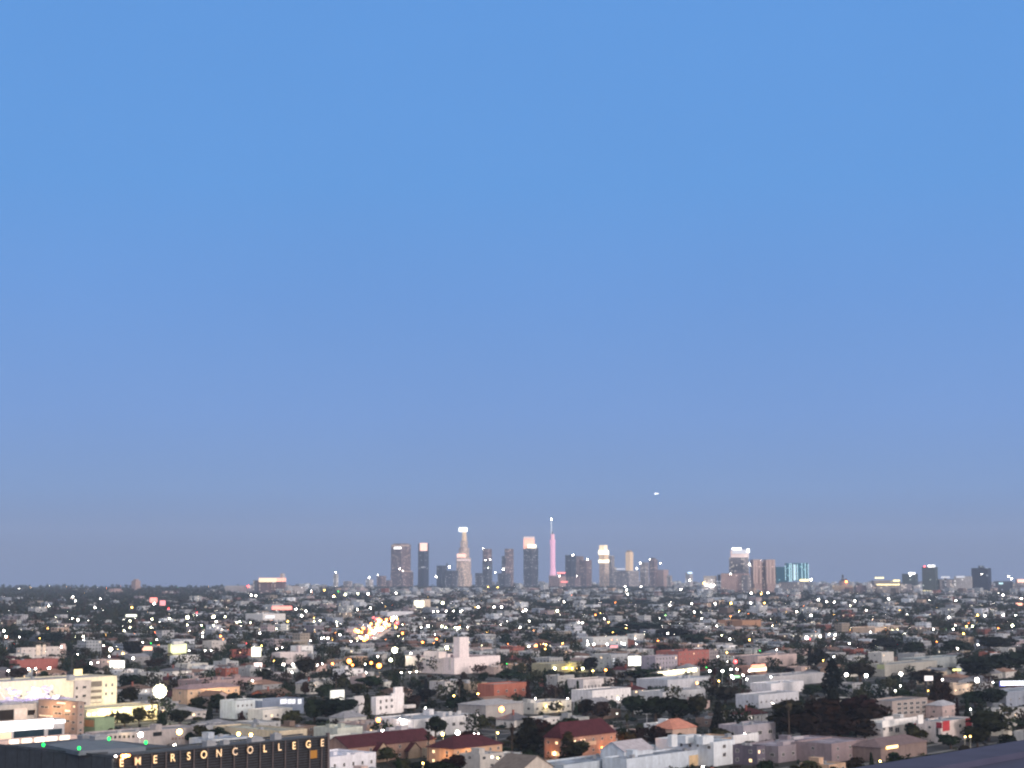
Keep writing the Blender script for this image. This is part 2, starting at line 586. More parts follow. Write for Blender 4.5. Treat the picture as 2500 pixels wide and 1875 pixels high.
class B:
    """a building on the street grid: its near corner stands at column xc with its top at row yt, height h;
    the west face runs right to column xr, the north face left to column xl"""

    def __init__(s, name, label, short, cat, xl, xc, xr, yt, h, wall, roof='flat', rc=(.3, .3, .32), depth=None, length=None, rise=2.6, along=None,
                 win=None, units=0, lit=0.06, mat=None, bottom=0.48, group=None, par=0.7, Y=None, seed=None):
        s.h = h
        c = P(xc, yt, h) if Y is None else PD(xc, yt, Y)
        if Y is not None:
            s.h = h = c.z
        s.c = Vector((c.x, c.y, 0))
        s.L = length or reach(s.c, UX, UY, h, xr)
        s.W = depth or reach(s.c, VX, VY, h, xl)
        s.root = thing(name, label, cat, s.c, TH, group)
        s.col = wall
        s.roofkind = roof
        rng = random.Random(seed if seed is not None else int(xc * 7 + yt))
        if roof == 'flat':
            w = wall_mesh(s.L, s.W, h, par)
            s.roof = link('roof', flat_roof_mesh(s.L, s.W, h, par), s.root, col=rc)
        else:
            w = gable_wall_mesh(s.L, s.W, h, rise, along) if roof == 'gable' else MB().box(0, 0, 0, s.L, s.W, h, bottom=False).mesh('wall', STUCCO)
            s.roof = link('roof', pitched_mesh(s.L, s.W, h, rise, roof, along=along), s.root, col=rc)
        if mat:
            w.materials[0] = mat
        s.wall = link('wall', w, s.root, col=wall)
        a0, b0 = ab(s.c.x, s.c.y)
        FOOT.append((a0, a0 + s.L, b0, b0 + s.W))
        base = proj(s.c.x, s.c.y, 0)[1]
        if roof != 'flat':
            yt = proj(s.c.x + s.L * UX / 2, s.c.y + s.L * UY / 2, h + rise)[1]
        s.yt, s.yb = yt, base
        x0, x1 = proj(s.c.x + s.W * VX, s.c.y + s.W * VY, h)[0], proj(s.c.x + s.L * UX, s.c.y + s.L * UY, h)[0]
        if short:
            MARKS.append((short, x0, x1, yt, base, s.c.y))
        KEEP.append((x0, x1, yt - 3, yt + (base - yt) * bottom, s.c.y))
        if roof == 'flat' and not win and s.L > 14 and s.W > 9:
            for k in range(rng.choice((1, 2, 2, 3))):
                w_, d_, h_ = rng.uniform(2, 5), rng.uniform(1.8, 4), rng.uniform(.9, 2.4)
                kk = rng.uniform(.7, 1.1)
                x, y = rng.uniform(.05, .75) * (s.L - 5), rng.uniform(.1, .7) * (s.W - 4)
                link('roof_box', MB().box(x, y, h - par, x + w_, y + d_, h - par + h_).box(x - .1, y - .1, h - par + h_, x + w_ + .1, y + d_ + .1, h - par + h_ + .12).mesh('roof_box', STUCCO), s.root, col=[c * kk for c in wall])
        if not win and roof == 'flat' and h >= 5.5 and cat not in ('warehouse', 'hall', 'shop') and s.L < 60:
            win = (max(1, int(h / 3.6)), min(7, max(2, int(s.L / 5))), min(4, max(1, int(s.W / 6))), rng.choice((1.2, 1.6, 2.2)), rng.choice((1.2, 1.5)))
        if win:
            nr, ncR, ncL = win[:3]
            ww, wh = (win[3], win[4]) if len(win) > 4 else (1.5, 1.4)
            for r in range(nr):
                z = h * (r + .5) / nr - wh * .45 if roof != 'flat' else (h - par) * (r + .5) / nr - wh * .4
                for k in range(ncR):
                    s.window('R', s.L * (k + .5) / ncR - ww / 2, z, ww, wh, rng.random() < lit and 'y' or 'd')
                for k in range(ncL):
                    s.window('L', s.W * (k + .5) / ncL - ww / 2, z, ww, wh, rng.random() < lit and 'y' or 'd')
        for k in range(units):
            me = UNIT if k % 3 < 2 else VENT
            if k == 0 and units > 3:
                me = STAIR
            x, y = rng.uniform(.15, .85) * s.L, rng.uniform(.15, .85) * s.W
            if s.L > 6 and s.W > 6:
                link(me.name.split('.')[0], me, s.root, (x, y, h - par + .02), rng.choice((0, math.pi / 2)), col=wall)

    def window(s, face, t, z, w, h, kind='d'):
        if face == 'R':
            return link('window', WIN[kind], s.root, (t, 0, z), 0, (w, 1, h))
        return link('window', WIN[kind], s.root, (0, t + w, z), -math.pi / 2, (w, 1, h))

    def at(s, face, px, py):
        """grid position on a face of what is seen at (px, py)"""
        d = (UX, UY) if face == 'R' else (VX, VY)
        t = reach(s.c, d[0], d[1], s.h, px)
        x, y = s.c.x + d[0] * t, s.c.y + d[1] * t
        dx, dy, dz = ray(px, py)
        return t, CAM_H + dz * y / dy

    def wins(s, face, lst, kind='d'):
        for x0, y0, x1, y1 in lst:
            t0, z1 = s.at(face, x0, y0)
            t1, z0 = s.at(face, x1, y1)
            s.window(face, min(t0, t1), z0, abs(t1 - t0), max(z1 - z0, .5), kind)

    def panel(s, name, face, x0, y0, x1, y1, mat, d=0.25, col=None, gap=0.0):
        t0, z1 = s.at(face, x0, y0)
        t1, z0 = s.at(face, x1, y1)
        if t0 > t1:
            t0, t1 = t1, t0
        m = MB()
        if face == 'R':
            m.box(t0, -d - gap, z0, t1, -gap - .003, z1)
        else:
            m.box(-d - gap, t0, z0, -gap - .003, t1, z1)
        return link(name, m.mesh(name, mat), s.root, col=col)

    def box(s, name, x0, y0, z0, x1, y1, z1, mat=None, col=None):
        return link(name, MB().box(x0, y0, z0, x1, y1, z1).mesh(name, mat or STUCCO), s.root, col=col or s.col)


WHITE, OFFW, GREY, TAN, PINK = (.84, .83, .82), (.64, .62, .58), (.38, .385, .39), (.42, .34, .26), (.52, .40, .37)
BROWN, BRICK, BLUEG, CREAM, DARK = (.20, .145, .12), (.30, .105, .08), (.40, .45, .52), (.60, .51, .36), (.07, .07, .08)
PURPLE, PEACH = (.24, .215, .235), (.58, .40, .28)
RLIGHT, RWHITE, RDARK, RRED, RBROWN, RMID = (.36, .36, .38), (.62, .62, .63), (.10, .10, .115), (.06, .016, .018), (.12, .08, .065), (.22, .22, .24)

# ------------------------------------------------------------------ trees


def leafball(m, rng, cx, cy, cz, r, n, s, sz=1.0, inner=.55):
    for _ in range(n):
        u, t = rng.uniform(-1, 1), rng.uniform(0, 2 * math.pi)
        q = math.sqrt(1 - u * u)
        d = Vector((q * math.cos(t), q * math.sin(t), u))
        p = Vector((cx, cy, cz)) + Vector((d.x, d.y, d.z * sz)) * (r * rng.uniform(inner, 1.06))
        nn = (d + Vector((rng.uniform(-.8, .8), rng.uniform(-.8, .8), rng.uniform(-.5, 1.0)))).normalized()
        a = nn.orthogonal().normalized()
        b = nn.cross(a)
        g = rng.uniform(0, math.pi)
        a, b = a * math.cos(g) + b * math.sin(g), b * math.cos(g) - a * math.sin(g)
        k = s * rng.uniform(.6, 1.25)
        a, b = a * k, b * (k * rng.uniform(.5, .9))
        m.face([p - a - b * .3, p - b, p + a - b * .2, p + a * .7 + b, p - a * .5 + b * .9])


def broad_crown(seed):
    rng = random.Random(seed)
    m = MB()
    for _ in range(11):
        t, q = rng.uniform(0, 2 * math.pi), rng.uniform(.3, 2.7)
        leafball(m, rng, q * math.cos(t), q * math.sin(t), rng.uniform(3.4, 8.2), rng.uniform(1.3, 2.3), 60, .66, .85)
    leafball(m, rng, 0, 0, 6.2, 2.9, 110, .75, .95, .3)
    return m.mesh('crown', LEAF)


def broad_trunk(seed):
    rng = random.Random(seed)
    m = MB().tube((0, 0, -.1), (.1, 0, 3.2), .38, .26, 8)
    for k in range(5):
        t = k * 1.26 + rng.uniform(-.3, .3)
        m.tube((.1, 0, rng.uniform(2.4, 3.2)), (2.4 * math.cos(t), 2.4 * math.sin(t), rng.uniform(5, 7)), .16, .05, 6)
    return m.mesh('trunk', BARK)


def cypress_crown(seed):
    rng = random.Random(seed)
    m = MB()
    for k in range(14):
        z = .9 + k * .62
        r = 1.15 * (1 - (z / 10.2) ** 2.2) + .12
        leafball(m, rng, rng.uniform(-.12, .12), rng.uniform(-.12, .12), z, r, 26, .42, 1.3, .5)
    return m.mesh('crown', LEAF)


def conifer_crown(seed):
    rng = random.Random(seed)
    m = MB()
    for k in range(12):
        z = 1.6 + k * .7
        r = 3.3 * (1 - z / 10.6) + .25
        for j in range(7):
            t = j * .9 + k * 2.4 + rng.uniform(-.3, .3)
            q = r * rng.uniform(.5, .95)
            leafball(m, rng, q * math.cos(t), q * math.sin(t), z - q * .18, max(.3, r * .34), 8, .45, .6, .4)
        leafball(m, rng, 0, 0, z, r * .5, 10, .5, .8, .2)
    return m.mesh('crown', LEAF)


def palm_crown(seed):
    rng = random.Random(seed)
    m = MB()
    for k in range(26):
        t = k * 2.4
        el0 = rng.uniform(-.5, 1.2)
        ln = rng.uniform(1.5, 2.1)
        p = Vector((0, 0, 9.4))
        e = el0
        for j in range(5):
            w0, w1 = .34 * math.sin(math.pi * (j + .35) / 5.4), .34 * math.sin(math.pi * (j + 1.35) / 5.4) if j < 4 else .03
            d = Vector((math.cos(t) * math.cos(e), math.sin(t) * math.cos(e), math.sin(e)))
            q = p + d * (ln / 5)
            sd_ = Vector((-math.sin(t), math.cos(t), 0))
            m.face([p - sd_ * w0, p + sd_ * w0, q + sd_ * w1, q - sd_ * w1])
            p, e = q, e - .32
    leafball(m, rng, 0, 0, 8.5, .55, 70, .3, 1.6, .5)
    return m.mesh('crown', LEAF)


def bush_crown(seed):
    rng = random.Random(seed)
    m = MB()
    for _ in range(7):
        leafball(m, rng, rng.uniform(-3, 3), rng.uniform(-2, 2), rng.uniform(2, 5.5), rng.uniform(1.5, 3), 26, 1.0, .9)
    return m.mesh('crown', LEAF)


_straight = MB().tube((0, 0, -.1), (0, 0, 7.5), .22, .08, 8).mesh('trunk', BARK)
_palmtrunk = MB().tube((0, 0, -.1), (.05, 0, .5), .3, .2, 8).tube((.05, 0, .5), (.12, .04, 5), .2, .16, 8, caps=False).tube((.12, .04, 5), (0, 0, 9.5), .16, .13, 8).mesh('trunk', BARK)
_bushstem = MB().tube((0, 0, -.1), (0, 0, 3), .3, .2, 6).mesh('stem', BARK)
TREES = {'broad': ([broad_crown(k) for k in range(7)], [broad_trunk(k) for k in range(3)], 8.0, 'tree'),
         'cypress': ([cypress_crown(k) for k in range(3)], [_straight], 2.5, 'cypress'),
         'conifer': ([conifer_crown(k) for k in range(3)], [_straight], 6.6, 'conifer'),
         'palm': ([palm_crown(k) for k in range(3)], [_palmtrunk], 4.0, 'palm'),
         'bush': ([bush_crown(k) for k in range(3)], [_bushstem], 8.0, 'shrub')}
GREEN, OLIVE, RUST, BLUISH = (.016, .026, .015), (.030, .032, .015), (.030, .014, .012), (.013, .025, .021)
TREENAME = {'broad': 'broadleaf_tree', 'cypress': 'cypress_tree', 'conifer': 'conifer_tree', 'palm': 'palm_tree', 'bush': 'shrub'}


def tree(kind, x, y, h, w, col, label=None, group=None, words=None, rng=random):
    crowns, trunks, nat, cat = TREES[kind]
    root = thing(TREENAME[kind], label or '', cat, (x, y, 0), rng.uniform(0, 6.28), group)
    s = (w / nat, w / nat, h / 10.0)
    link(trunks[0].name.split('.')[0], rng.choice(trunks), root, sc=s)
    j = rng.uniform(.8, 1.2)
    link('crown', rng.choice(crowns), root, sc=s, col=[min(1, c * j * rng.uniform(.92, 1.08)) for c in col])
    if not label:
        PENDING.append((root, words, x, y, h))
    return root


def T(kind, px, ytop, wpx, h, col=GREEN, label=None, short=None, group=None, keep=True, words=None):
    """a tree whose tip stands at (px, ytop)"""
    p = P(px, ytop, h)
    w = wpx * p.y / FOC
    if keep:
        KEEP.append((px - wpx * .45, px + wpx * .45, ytop, proj(p.x, p.y, h * .3)[1], p.y))
    if short:
        MARKS.append((short, px - wpx / 2, px + wpx / 2, ytop, proj(p.x, p.y, 0)[1], p.y))
    return tree(kind, p.x, p.y, h, w, col, label, group or 'street and garden trees', words)


# ------------------------------------------------------------------ lamps
_arm = MB().tube((0, 0, -.25), (0, -1.5, .05), .05, .04, 6).mesh('lamp_arm', METAL)
_head = MB().box(-.2, -2.2, -.02, .2, -1.35, .16).mesh('lamp_head', METAL)
_pole = MB().tube((0, 0, 0), (0, 0, 1), .12, .07, 8, caps=False).box(-.2, -.2, 0, .2, .2, .03).mesh('pole', METAL)
_bulbs = {k: MB().ball((0, 0, 0), 1, 10, 6).mesh('bulb', m) for k, m in BULB.items()}
_rack = MB()
for _i in range(-2, 3):
    _rack.box(-2.4, -.05, _i * .8 - .04, 2.4, .05, _i * .8 + .04)
_rack.box(-2.5, -.05, -1.8, -2.4, .05, 1.8).box(2.4, -.05, -1.8, 2.5, .05, 1.8)
RACK = _rack.mesh('lamp_rack', DARKMETAL)


def lamp(name, label, px, py, code, size, z, watts=0, group=None, kind='street', words=None, Y=None):
    """a lit lamp seen at (px, py), its light standing z metres up"""
    if Y is None and py > HOR + 26:
        p = P(px, py, z)
        if p.y > 9300:
            p = PD(px, py, 9300)
    else:
        p = PD(px, py, Y or 9300)
    r = max(.12, .5 * size * (.52 if size < 9 else .66 if kind == 'street' else 1.0 if size < 20 else 1.5) * p.y / FOC)
    if code == 'O':
        r *= 1.35
    root = thing(name, label or '', 'street lamp' if kind == 'street' else 'floodlight', (p.x, p.y, 0), random.uniform(-.4, .4), group)
    link('pole', _pole, root, sc=(1, 1, p.z + (.3 if kind == 'street' else 1.6)))
    if kind == 'street':
        link('lamp_arm', _arm, root, (0, 0, p.z + .3))
        link('lamp_head', _head, root, (0, 0, p.z + .3))
        link('bulb', _bulbs[code], root, (0, -1.75, p.z), sc=(min(r, 2.2),) * 3)
    else:
        rk = link('lamp_rack', RACK, root, (0, 0, p.z), sc=(r / 3.2, 1, r / 2.6))
        link('lamp_core', _bulbs[code], root, (0, -.5, p.z), sc=(r * .62, .5, r * .62))
        for i in range(24 if size > 12 else 0):  # dim glowing ring added round the core as its painted halo
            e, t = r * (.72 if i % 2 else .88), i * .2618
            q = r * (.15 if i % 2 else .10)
            link('bulb', _bulbs['H'], root, (e * math.cos(t), -.45, p.z + e * math.sin(t)), sc=(q, .3, q))  # added halo balls standing for the floodlight's glow, not real bulbs
    if watts:
        glow_light(root, (0, -2.2, p.z - .6), LIGHTCOL[code], watts, .5)
    KEEP.append((px - size * .5 - 1, px + size * .5 + 1, py - size * .5 - 1, py + size * .5 + 1, p.y))
    if not label:
        PENDING.append((root, words, p.x, p.y, p.z))
    return root


# ------------------------------------------------------------------ lit signs standing on their own


def board(name, label, px0, py0, px1, py1, base_z, mat, cat='billboard', group=None, face='R', short=None, back=None, watts=0, wcol=(1, .9, .7), Y=None):
    """a lit board on two posts; its lower edge stands base_z metres up"""
    xm = (px0 + px1) / 2
    p = P(px0, py1, base_z) if Y is None else PD(px0, py1, Y)
    d = (UX, UY) if face == 'R' else (1, .12)
    Lb = reach(p, d[0], d[1], p.z, px1)
    top = PD(px0, py0, p.y).z
    root = thing(name, label, cat, (p.x, p.y, 0), math.atan2(d[1], d[0]), group)
    link('panel', MB().box(0, -.12, p.z, Lb, 0, top).mesh('panel', mat), root)
    link('frame', MB().box(-.15, .003, p.z - .15, Lb + .15, .4, top + .15).mesh('frame', back or DARKMETAL), root)
    for k in (.2, .8):
        link('post', MB().tube((Lb * k, .25, 0), (Lb * k, .25, p.z - .14), .22, .2, 8).mesh('post', DARKMETAL), root)
    if watts:
        glow_light(root, (Lb / 2, -2.5, p.z + .5), wcol, watts, .6)
    KEEP.append((px0, px1, py0, py1, p.y))
    if short:
        MARKS.append((short, px0, px1, py0, py1, p.y))
    return root

# ------------------------------------------------------------------ the ground, out to the horizon, and the air over it
gm_, gt, gn, gb = nodes('city_ground')
_c = gn.new('ShaderNodeTexCoord')
_k = gn.new('ShaderNodeTexNoise')
_k.inputs['Scale'].default_value = 0.03
_k.inputs['Detail'].default_value = 8
gt.links.new(_c.outputs['Object'], _k.inputs['Vector'])
_r = gn.new('ShaderNodeValToRGB')
_r.color_ramp.elements[0].position, _r.color_ramp.elements[1].position = .38, .66
_r.color_ramp.elements[0].color = (.018, .021, .016, 1)
_r.color_ramp.elements[1].color = (.06, .057, .055, 1)
gt.links.new(_k.outputs['Fac'], _r.inputs[0])
gt.links.new(_r.outputs[0], gb.inputs['Base Color'])
gb.inputs['Roughness'].default_value = .95
m = MB()
ys = [-600, 0, 700, 1500, 3000, 5000, 7000, 9000, 10200, 10800, 11600, 12800, 14000]
zs = [0, 0, 0, 0, 0, 0, 0, 0, 0, -6, -16, -36, -60]
for i in range(len(ys)):
    m.v += [(-5000, ys[i], zs[i]), (5000, ys[i], zs[i])]
for i in range(len(ys) - 1):
    m.f.append((2 * i, 2 * i + 1, 2 * i + 3, 2 * i + 2))
    m.m.append(0)
setting('ground', m.mesh('ground', gm_))

ASPHALT = plain('asphalt', (.042, .042, .045), .85, .25, .15)
PAVE = plain('pavement_concrete', (.17, .167, .165), .9, .2, .2)
BLOCK_A, BLOCK_B, ROAD = 176.0, 96.0, 15.0      # one city block along u and along v


def onroad(a, b, pad=0):
    return (a % BLOCK_A) < ROAD + pad or (b % BLOCK_B) < ROAD + pad


rm, pm = MB(), MB()
for i in range(-30, 60):
    for hw, z, mm in ((0, .05, rm), (3.2, .04, pm)):
        a, b = i * BLOCK_A, i * BLOCK_B
        for (a0, a1, b0, b1, zz) in ((a - hw, a + ROAD + hw, -2600, 3600, z), (-200, 4600, b - hw, b + ROAD + hw, z + .012)):
            if -200 <= a0 <= 4600 and b1 > b0 and (-2600 <= b0 <= 3600):
                q = [xy(a0, b0), xy(a1, b0), xy(a1, b1), xy(a0, b1)]
                mm.face([(x, y, zz) for x, y in q])
setting('roads', rm.mesh('roads', ASPHALT))
setting('pavements', pm.mesh('pavements', PAVE))

hz = bpy.data.materials.new('haze')
hz.use_nodes = True
hn = hz.node_tree.nodes
hn.remove(hn['Principled BSDF'])
pv = hn.new('ShaderNodeVolumePrincipled')
pv.inputs['Color'].default_value = (.64, .78, 1, 1)
pv.inputs['Density'].default_value = 4.1e-5
pv.inputs['Anisotropy'].default_value = 0.0
hz.node_tree.links.new(pv.outputs[0], hn['Material Output'].inputs['Volume'])
setting('haze', MB().box(-5200, -700, -61.5, 5200, 14200, 425).mesh('haze', hz), 'stuff')

# ------------------------------------------------------------------ the far towers
TOW = {}


def tmat(key):
    if key in TOW:
        return TOW[key]
    spec = {
        'brown': ((.19, .14, .15), (.06, .05, .065), .13, (1, .8, .7), .8), 'dark': ((.06, .065, .09), (.022, .025, .035), .12, (.9, .9, 1), .8),
        'navy': ((.03, .04, .07), (.016, .02, .035), .03, (.8, .9, 1), 1.0), 'grey': ((.28, .26, .28), (.08, .08, .09), .14, (1, .85, .7), .9),
        'stone': ((.52, .43, .38), (.22, .18, .17), .34, (1, .70, .52), .75), 'tan': ((.52, .40, .30), (.2, .16, .13), .06, (1, .85, .6), 1.0),
        'pinkish': ((.42, .30, .28), (.20, .15, .15), .03, (1, .8, .7), 1.0), 'teal': ((.03, .13, .20), (.02, .10, .16), .04, (.5, 1, 1), 1.0),
        'green': ((.07, .09, .095), (.035, .045, .05), .04, (.9, 1, .9), 1.0), 'pale': ((.50, .48, .48), (.16, .16, .18), .06, (1, .95, .9), 1.4)}[key]
    TOW[key] = facade('tower_' + key, spec[0], spec[1], (6.5, 5.2), spec[2], spec[3], spec[4], share=(.34, .55))
    return TOW[key]


GLOWM = {
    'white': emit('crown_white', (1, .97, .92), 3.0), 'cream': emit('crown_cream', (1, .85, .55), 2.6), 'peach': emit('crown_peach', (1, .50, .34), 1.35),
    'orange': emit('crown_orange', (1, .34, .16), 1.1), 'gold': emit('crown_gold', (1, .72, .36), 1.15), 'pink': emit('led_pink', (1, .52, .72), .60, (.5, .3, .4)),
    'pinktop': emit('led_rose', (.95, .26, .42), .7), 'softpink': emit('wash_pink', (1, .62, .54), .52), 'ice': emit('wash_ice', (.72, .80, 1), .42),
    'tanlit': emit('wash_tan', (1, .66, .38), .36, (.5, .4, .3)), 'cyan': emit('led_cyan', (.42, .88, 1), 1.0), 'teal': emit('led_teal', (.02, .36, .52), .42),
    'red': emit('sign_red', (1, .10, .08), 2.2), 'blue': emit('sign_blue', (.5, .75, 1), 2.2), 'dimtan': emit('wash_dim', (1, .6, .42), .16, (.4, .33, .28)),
    'yellow': emit('strip_yellow', (1, .80, .30), 2.2)}


class Tower:
    def __init__(s, label, Y, short=None, name='office_tower', cat='tower', group='towers of the downtown skyline', xc=None):
        s.Y = Y
        s.label, s.name, s.cat, s.group, s.short = label, name, cat, group, short
        s.root = None
        s.ext = [9e9, -9e9, 9e9, 0]

    def place(s, x0, x1):
        xm = (x0 + x1) / 2
        p = PD(xm, HOR + 20, s.Y)
        s.x = p.x
        s.root = thing(s.name, s.label, s.cat, (p.x, s.Y, 0), 0, s.group)

    def tier(s, part, x0, x1, y0, y1, mat, shape='box', rot=TH, front=0.0, deep=None):
        """a block seen between columns x0..x1 and rows y0..y1; y1 None means down to the street"""
        if s.root is None:
            s.place(x0, x1)
        a, b = PD(x0, y0, s.Y), PD(x1, y0, s.Y)
        w = b.x - a.x
        z1 = a.z
        z0 = 0.0 if y1 is None else PD(x0, y1, s.Y).z
        cx = (a.x + b.x) / 2 - s.x
        m = MB()
        if shape == 'box':
            k = w / (abs(math.cos(rot)) + abs(math.sin(rot)))
            m.box(-k / 2, -k / 2, z0, k / 2, k / 2, z1)
            me = m.mesh(part, mat)
            o = link(part, me, s.root, (cx, -front, 0), rot)
        elif shape == 'slab':
            d = deep or w * .5
            m.box(-w / 2, -d / 2, z0, w / 2, d / 2, z1)
            o = link(part, m.mesh(part, mat), s.root, (cx, -front, 0), 0)
        else:
            m.tube((0, 0, z0), (0, 0, z1), w / 2, w / 2 * (.72 if shape == 'taper' else 1.14 if shape == 'flare' else 1), 14)
            o = link(part, m.mesh(part, mat), s.root, (cx, -front, 0), .2)
        s.ext = [min(s.ext[0], x0), max(s.ext[1], x1), min(s.ext[2], y0), 1440]
        return o

    def sign(s, part, x0, x1, y0, y1, mat, d=4.0, front=None):
        if front is None:
            front = (s.ext[1] - s.ext[0]) * s.Y / FOC * .55
        return s.tier(part, x0, x1, y0, y1, mat, 'slab', 0, front, d)

    def lamp(s, x, y, code='W', size=3.0, part='roof_light'):
        p = PD(x, y, s.Y)
        r = max(.7, .33 * size * s.Y / FOC)
        d = (s.ext[1] - s.ext[0]) * s.Y / FOC * .5
        return link(part, _bulbs[code], s.root, (p.x - s.x, -d, p.z), sc=(r, r, r))

    def done(s):
        if s.short:
            MARKS.append((s.short, *s.ext, s.Y))
        KEEP.append((s.ext[0], s.ext[1], s.ext[2], min(1432, s.ext[3]), s.Y))
        return s


DT = 9500.0
t = Tower('wide brown stepped tower with bright white sign near its top', DT, 'wide brown tower')
t.tier('shaft', 955, 1003, 1330, None, tmat('brown'))
t.tier('crown', 960, 999, 1327, 1330, tmat('brown'))
t.tier('podium', 954, 1009, 1397, None, tmat('brown'))
t.tier('lit_band', 957, 1007, 1393.5, 1396, GLOWM['dimtan'])
t.sign('roof_sign', 964, 982, 1336, 1340.5, GLOWM['white'])
t.sign('lit_edge', 958, 1001, 1331, 1334, GLOWM['dimtan'])
t.lamp(977, 1389, 'W', 3)
t.lamp(985, 1394, 'W', 2.2)
t.done()
t = Tower('low brown block left of the wide brown tower', 9400)
t.tier('shaft', 920, 943, 1406, None, tmat('brown'))
t.tier('annexe', 940, 957, 1417, None, tmat('brown'))
t.lamp(924, 1403, 'W', 2)
t.done()
t = Tower('slim dark blue tower with peach lit panel at top', DT, 'peach topped tower')
t.tier('shaft', 1021, 1047, 1327, None, tmat('navy'))
t.sign('lit_crown', 1026, 1044, 1326, 1345, GLOWM['peach'])
t.sign('lit_floor', 1029, 1040, 1384, 1385.5, GLOWM['ice'])
t.done()
t = Tower('low dark blue towers cluster with a white corner light', 9300, 'low dark cluster')
t.tier('shaft', 1066, 1091, 1381, None, tmat('navy'))
t.tier('annexe', 1087, 1118, 1393, None, tmat('dark'), front=30)
t.tier('mast', 1090, 1093, 1375, 1381, tmat('dark'))
t.lamp(1098, 1384, 'W', 5)
t.lamp(1066, 1408, 'W', 4)
t.done()
t = Tower('tallest stepped round tower with glowing white crown', DT, 'white crowned tower')
t.tier('shaft', 1114, 1150, 1362, None, tmat('stone'), 'round')
t.tier('wing', 1110, 1152, 1402, None, tmat('stone'))
t.tier('tier', 1120, 1146, 1338, 1362, tmat('stone'), 'round')
t.tier('tier', 1124, 1142, 1320, 1338, tmat('stone'), 'round')
t.tier('neck', 1127, 1140, 1298, 1320, GLOWM['tanlit'], 'taper')
t.tier('lit_crown', 1120, 1141, 1288, 1298, GLOWM['white'], 'round')
t.sign('lit_terrace', 1116, 1138, 1352, 1361, GLOWM['peach'])
t.sign('lit_ledge', 1116, 1149, 1365, 1370, GLOWM['softpink'])
t.done()
t = Tower('slim brown tower with dark lower half between bright crowned ones', DT)
t.tier('shaft', 1178, 1202, 1370, None, tmat('dark'))
t.tier('shaft', 1179, 1201, 1340, 1370, tmat('brown'))
t.tier('annexe', 1160, 1178, 1399, None, tmat('dark'))
t.lamp(1180, 1339, 'W', 2)
t.lamp(1185, 1368, 'W', 2.6)
t.lamp(1197, 1366, 'W', 2.6)
t.lamp(1192, 1386, 'G', 2.5)
t.done()
t = Tower('brown round shouldered tower with lower left wing', DT)
t.tier('shaft', 1232, 1254, 1340, None, tmat('brown'), 'round')
t.tier('wing', 1225, 1238, 1358, None, tmat('dark'))
t.tier('annexe', 1215, 1246, 1400, None, tmat('dark'), front=40)
t.lamp(1229, 1390, 'W', 5)
t.lamp(1209, 1398, 'W', 3)
t.done()
t = Tower('dark tower with orange crown and slanting white band', DT, 'orange crowned tower')
t.tier('shaft', 1278, 1314, 1338, None, tmat('dark'))
t.tier('lit_crown', 1278, 1305, 1313, 1340, GLOWM['orange'], 'slab')
t.sign('crown_rim', 1278, 1305, 1310.5, 1315.5, GLOWM['softpink'], front=36)
t.sign('lit_band', 1288, 1309, 1329.5, 1338.5, GLOWM['cream'], front=50)
t.done()
t = Tower('tall pink lit tower with thin spire and starlike beacon', 9400, 'pink spire tower', xc=1349)
t.tier('shaft', 1343.5, 1355.5, 1330, 1384, GLOWM['pink'], 'round')
t.tier('shaft', 1343, 1355.5, 1318, 1331, GLOWM['pink'], 'flare')
t.tier('lit_crown', 1345, 1354, 1304, 1318, GLOWM['pinktop'], 'round')
t.tier('shaft', 1342, 1358, 1383, 1405, GLOWM['pink'], 'taper')
t.tier('base', 1340, 1360, 1405, None, tmat('pinkish'))
t.tier('spire_foot', 1346.3, 1349.3, 1297, 1304, tmat('dark'), 'round')
t.tier('spire', 1344.4, 1347.4, 1267, 1304, emit('spire_lit', (.55, .75, 1), .45), 'round')
t.lamp(1345.8, 1268, 'W', 3.6, 'beacon')
t.done()
t = Tower('pinkish low block with a red strip sign', 9200, 'red strip block')
t.tier('body', 1346, 1382, 1407, None, tmat('pinkish'))
t.sign('strip_sign', 1360, 1380, 1397, 1400.5, GLOWM['red'])
t.tier('sign_support', 1362, 1379, 1400.5, 1408, tmat('dark'))
t.sign('lit_entrance', 1369, 1385, 1419, 1422, GLOWM['red'])
t.lamp(1365.5, 1406, 'W', 3.4)
t.done()
t = Tower('black blue tower with one white roof light', DT, 'black blue tower')
t.tier('shaft', 1380, 1406, 1355, None, tmat('navy'))
t.tier('podium', 1385, 1416, 1408, None, tmat('brown'), front=40)
t.lamp(1398, 1355, 'W', 4.6)
t.lamp(1408, 1406, 'W', 2)
t.done()
t = Tower('reddish tower half hidden behind the black blue one', 9650)
t.tier('shaft', 1403, 1425, 1358, None, tmat('pinkish'))
t.done()
t = Tower('brown tower right of the black blue tower', DT)
t.tier('shaft', 1414, 1445, 1367, None, tmat('brown'))
t.lamp(1434, 1366, 'W', 4)
t.done()
t = Tower('stone tower with two glowing golden bands at top', DT, 'golden banded tower')
t.tier('shaft', 1463, 1487, 1374, None, tmat('stone'))
t.tier('lit_crown', 1463, 1483, 1331, 1344, GLOWM['gold'])
t.tier('upper_band', 1461, 1486, 1343.5, 1354, GLOWM['cream'], 'slab')
t.tier('lit_neck', 1462, 1486, 1354, 1367, GLOWM['tanlit'])
t.tier('lower_band', 1461, 1487, 1366.5, 1374, GLOWM['cream'], 'slab')
t.done()
t = Tower('faint grey tower just behind the golden banded one', 9800)
t.tier('shaft', 1483, 1500, 1357, None, tmat('grey'))
t.tier('annexe', 1480, 1506, 1385, None, tmat('grey'))
t.done()
t = Tower('slender tan floodlit tower beside a white light bar', DT, 'tan floodlit tower')
t.tier('shaft', 1527, 1546, 1348, 1406, GLOWM['tanlit'])
t.tier('crown', 1530, 1543, 1344, 1348, tmat('tan'))
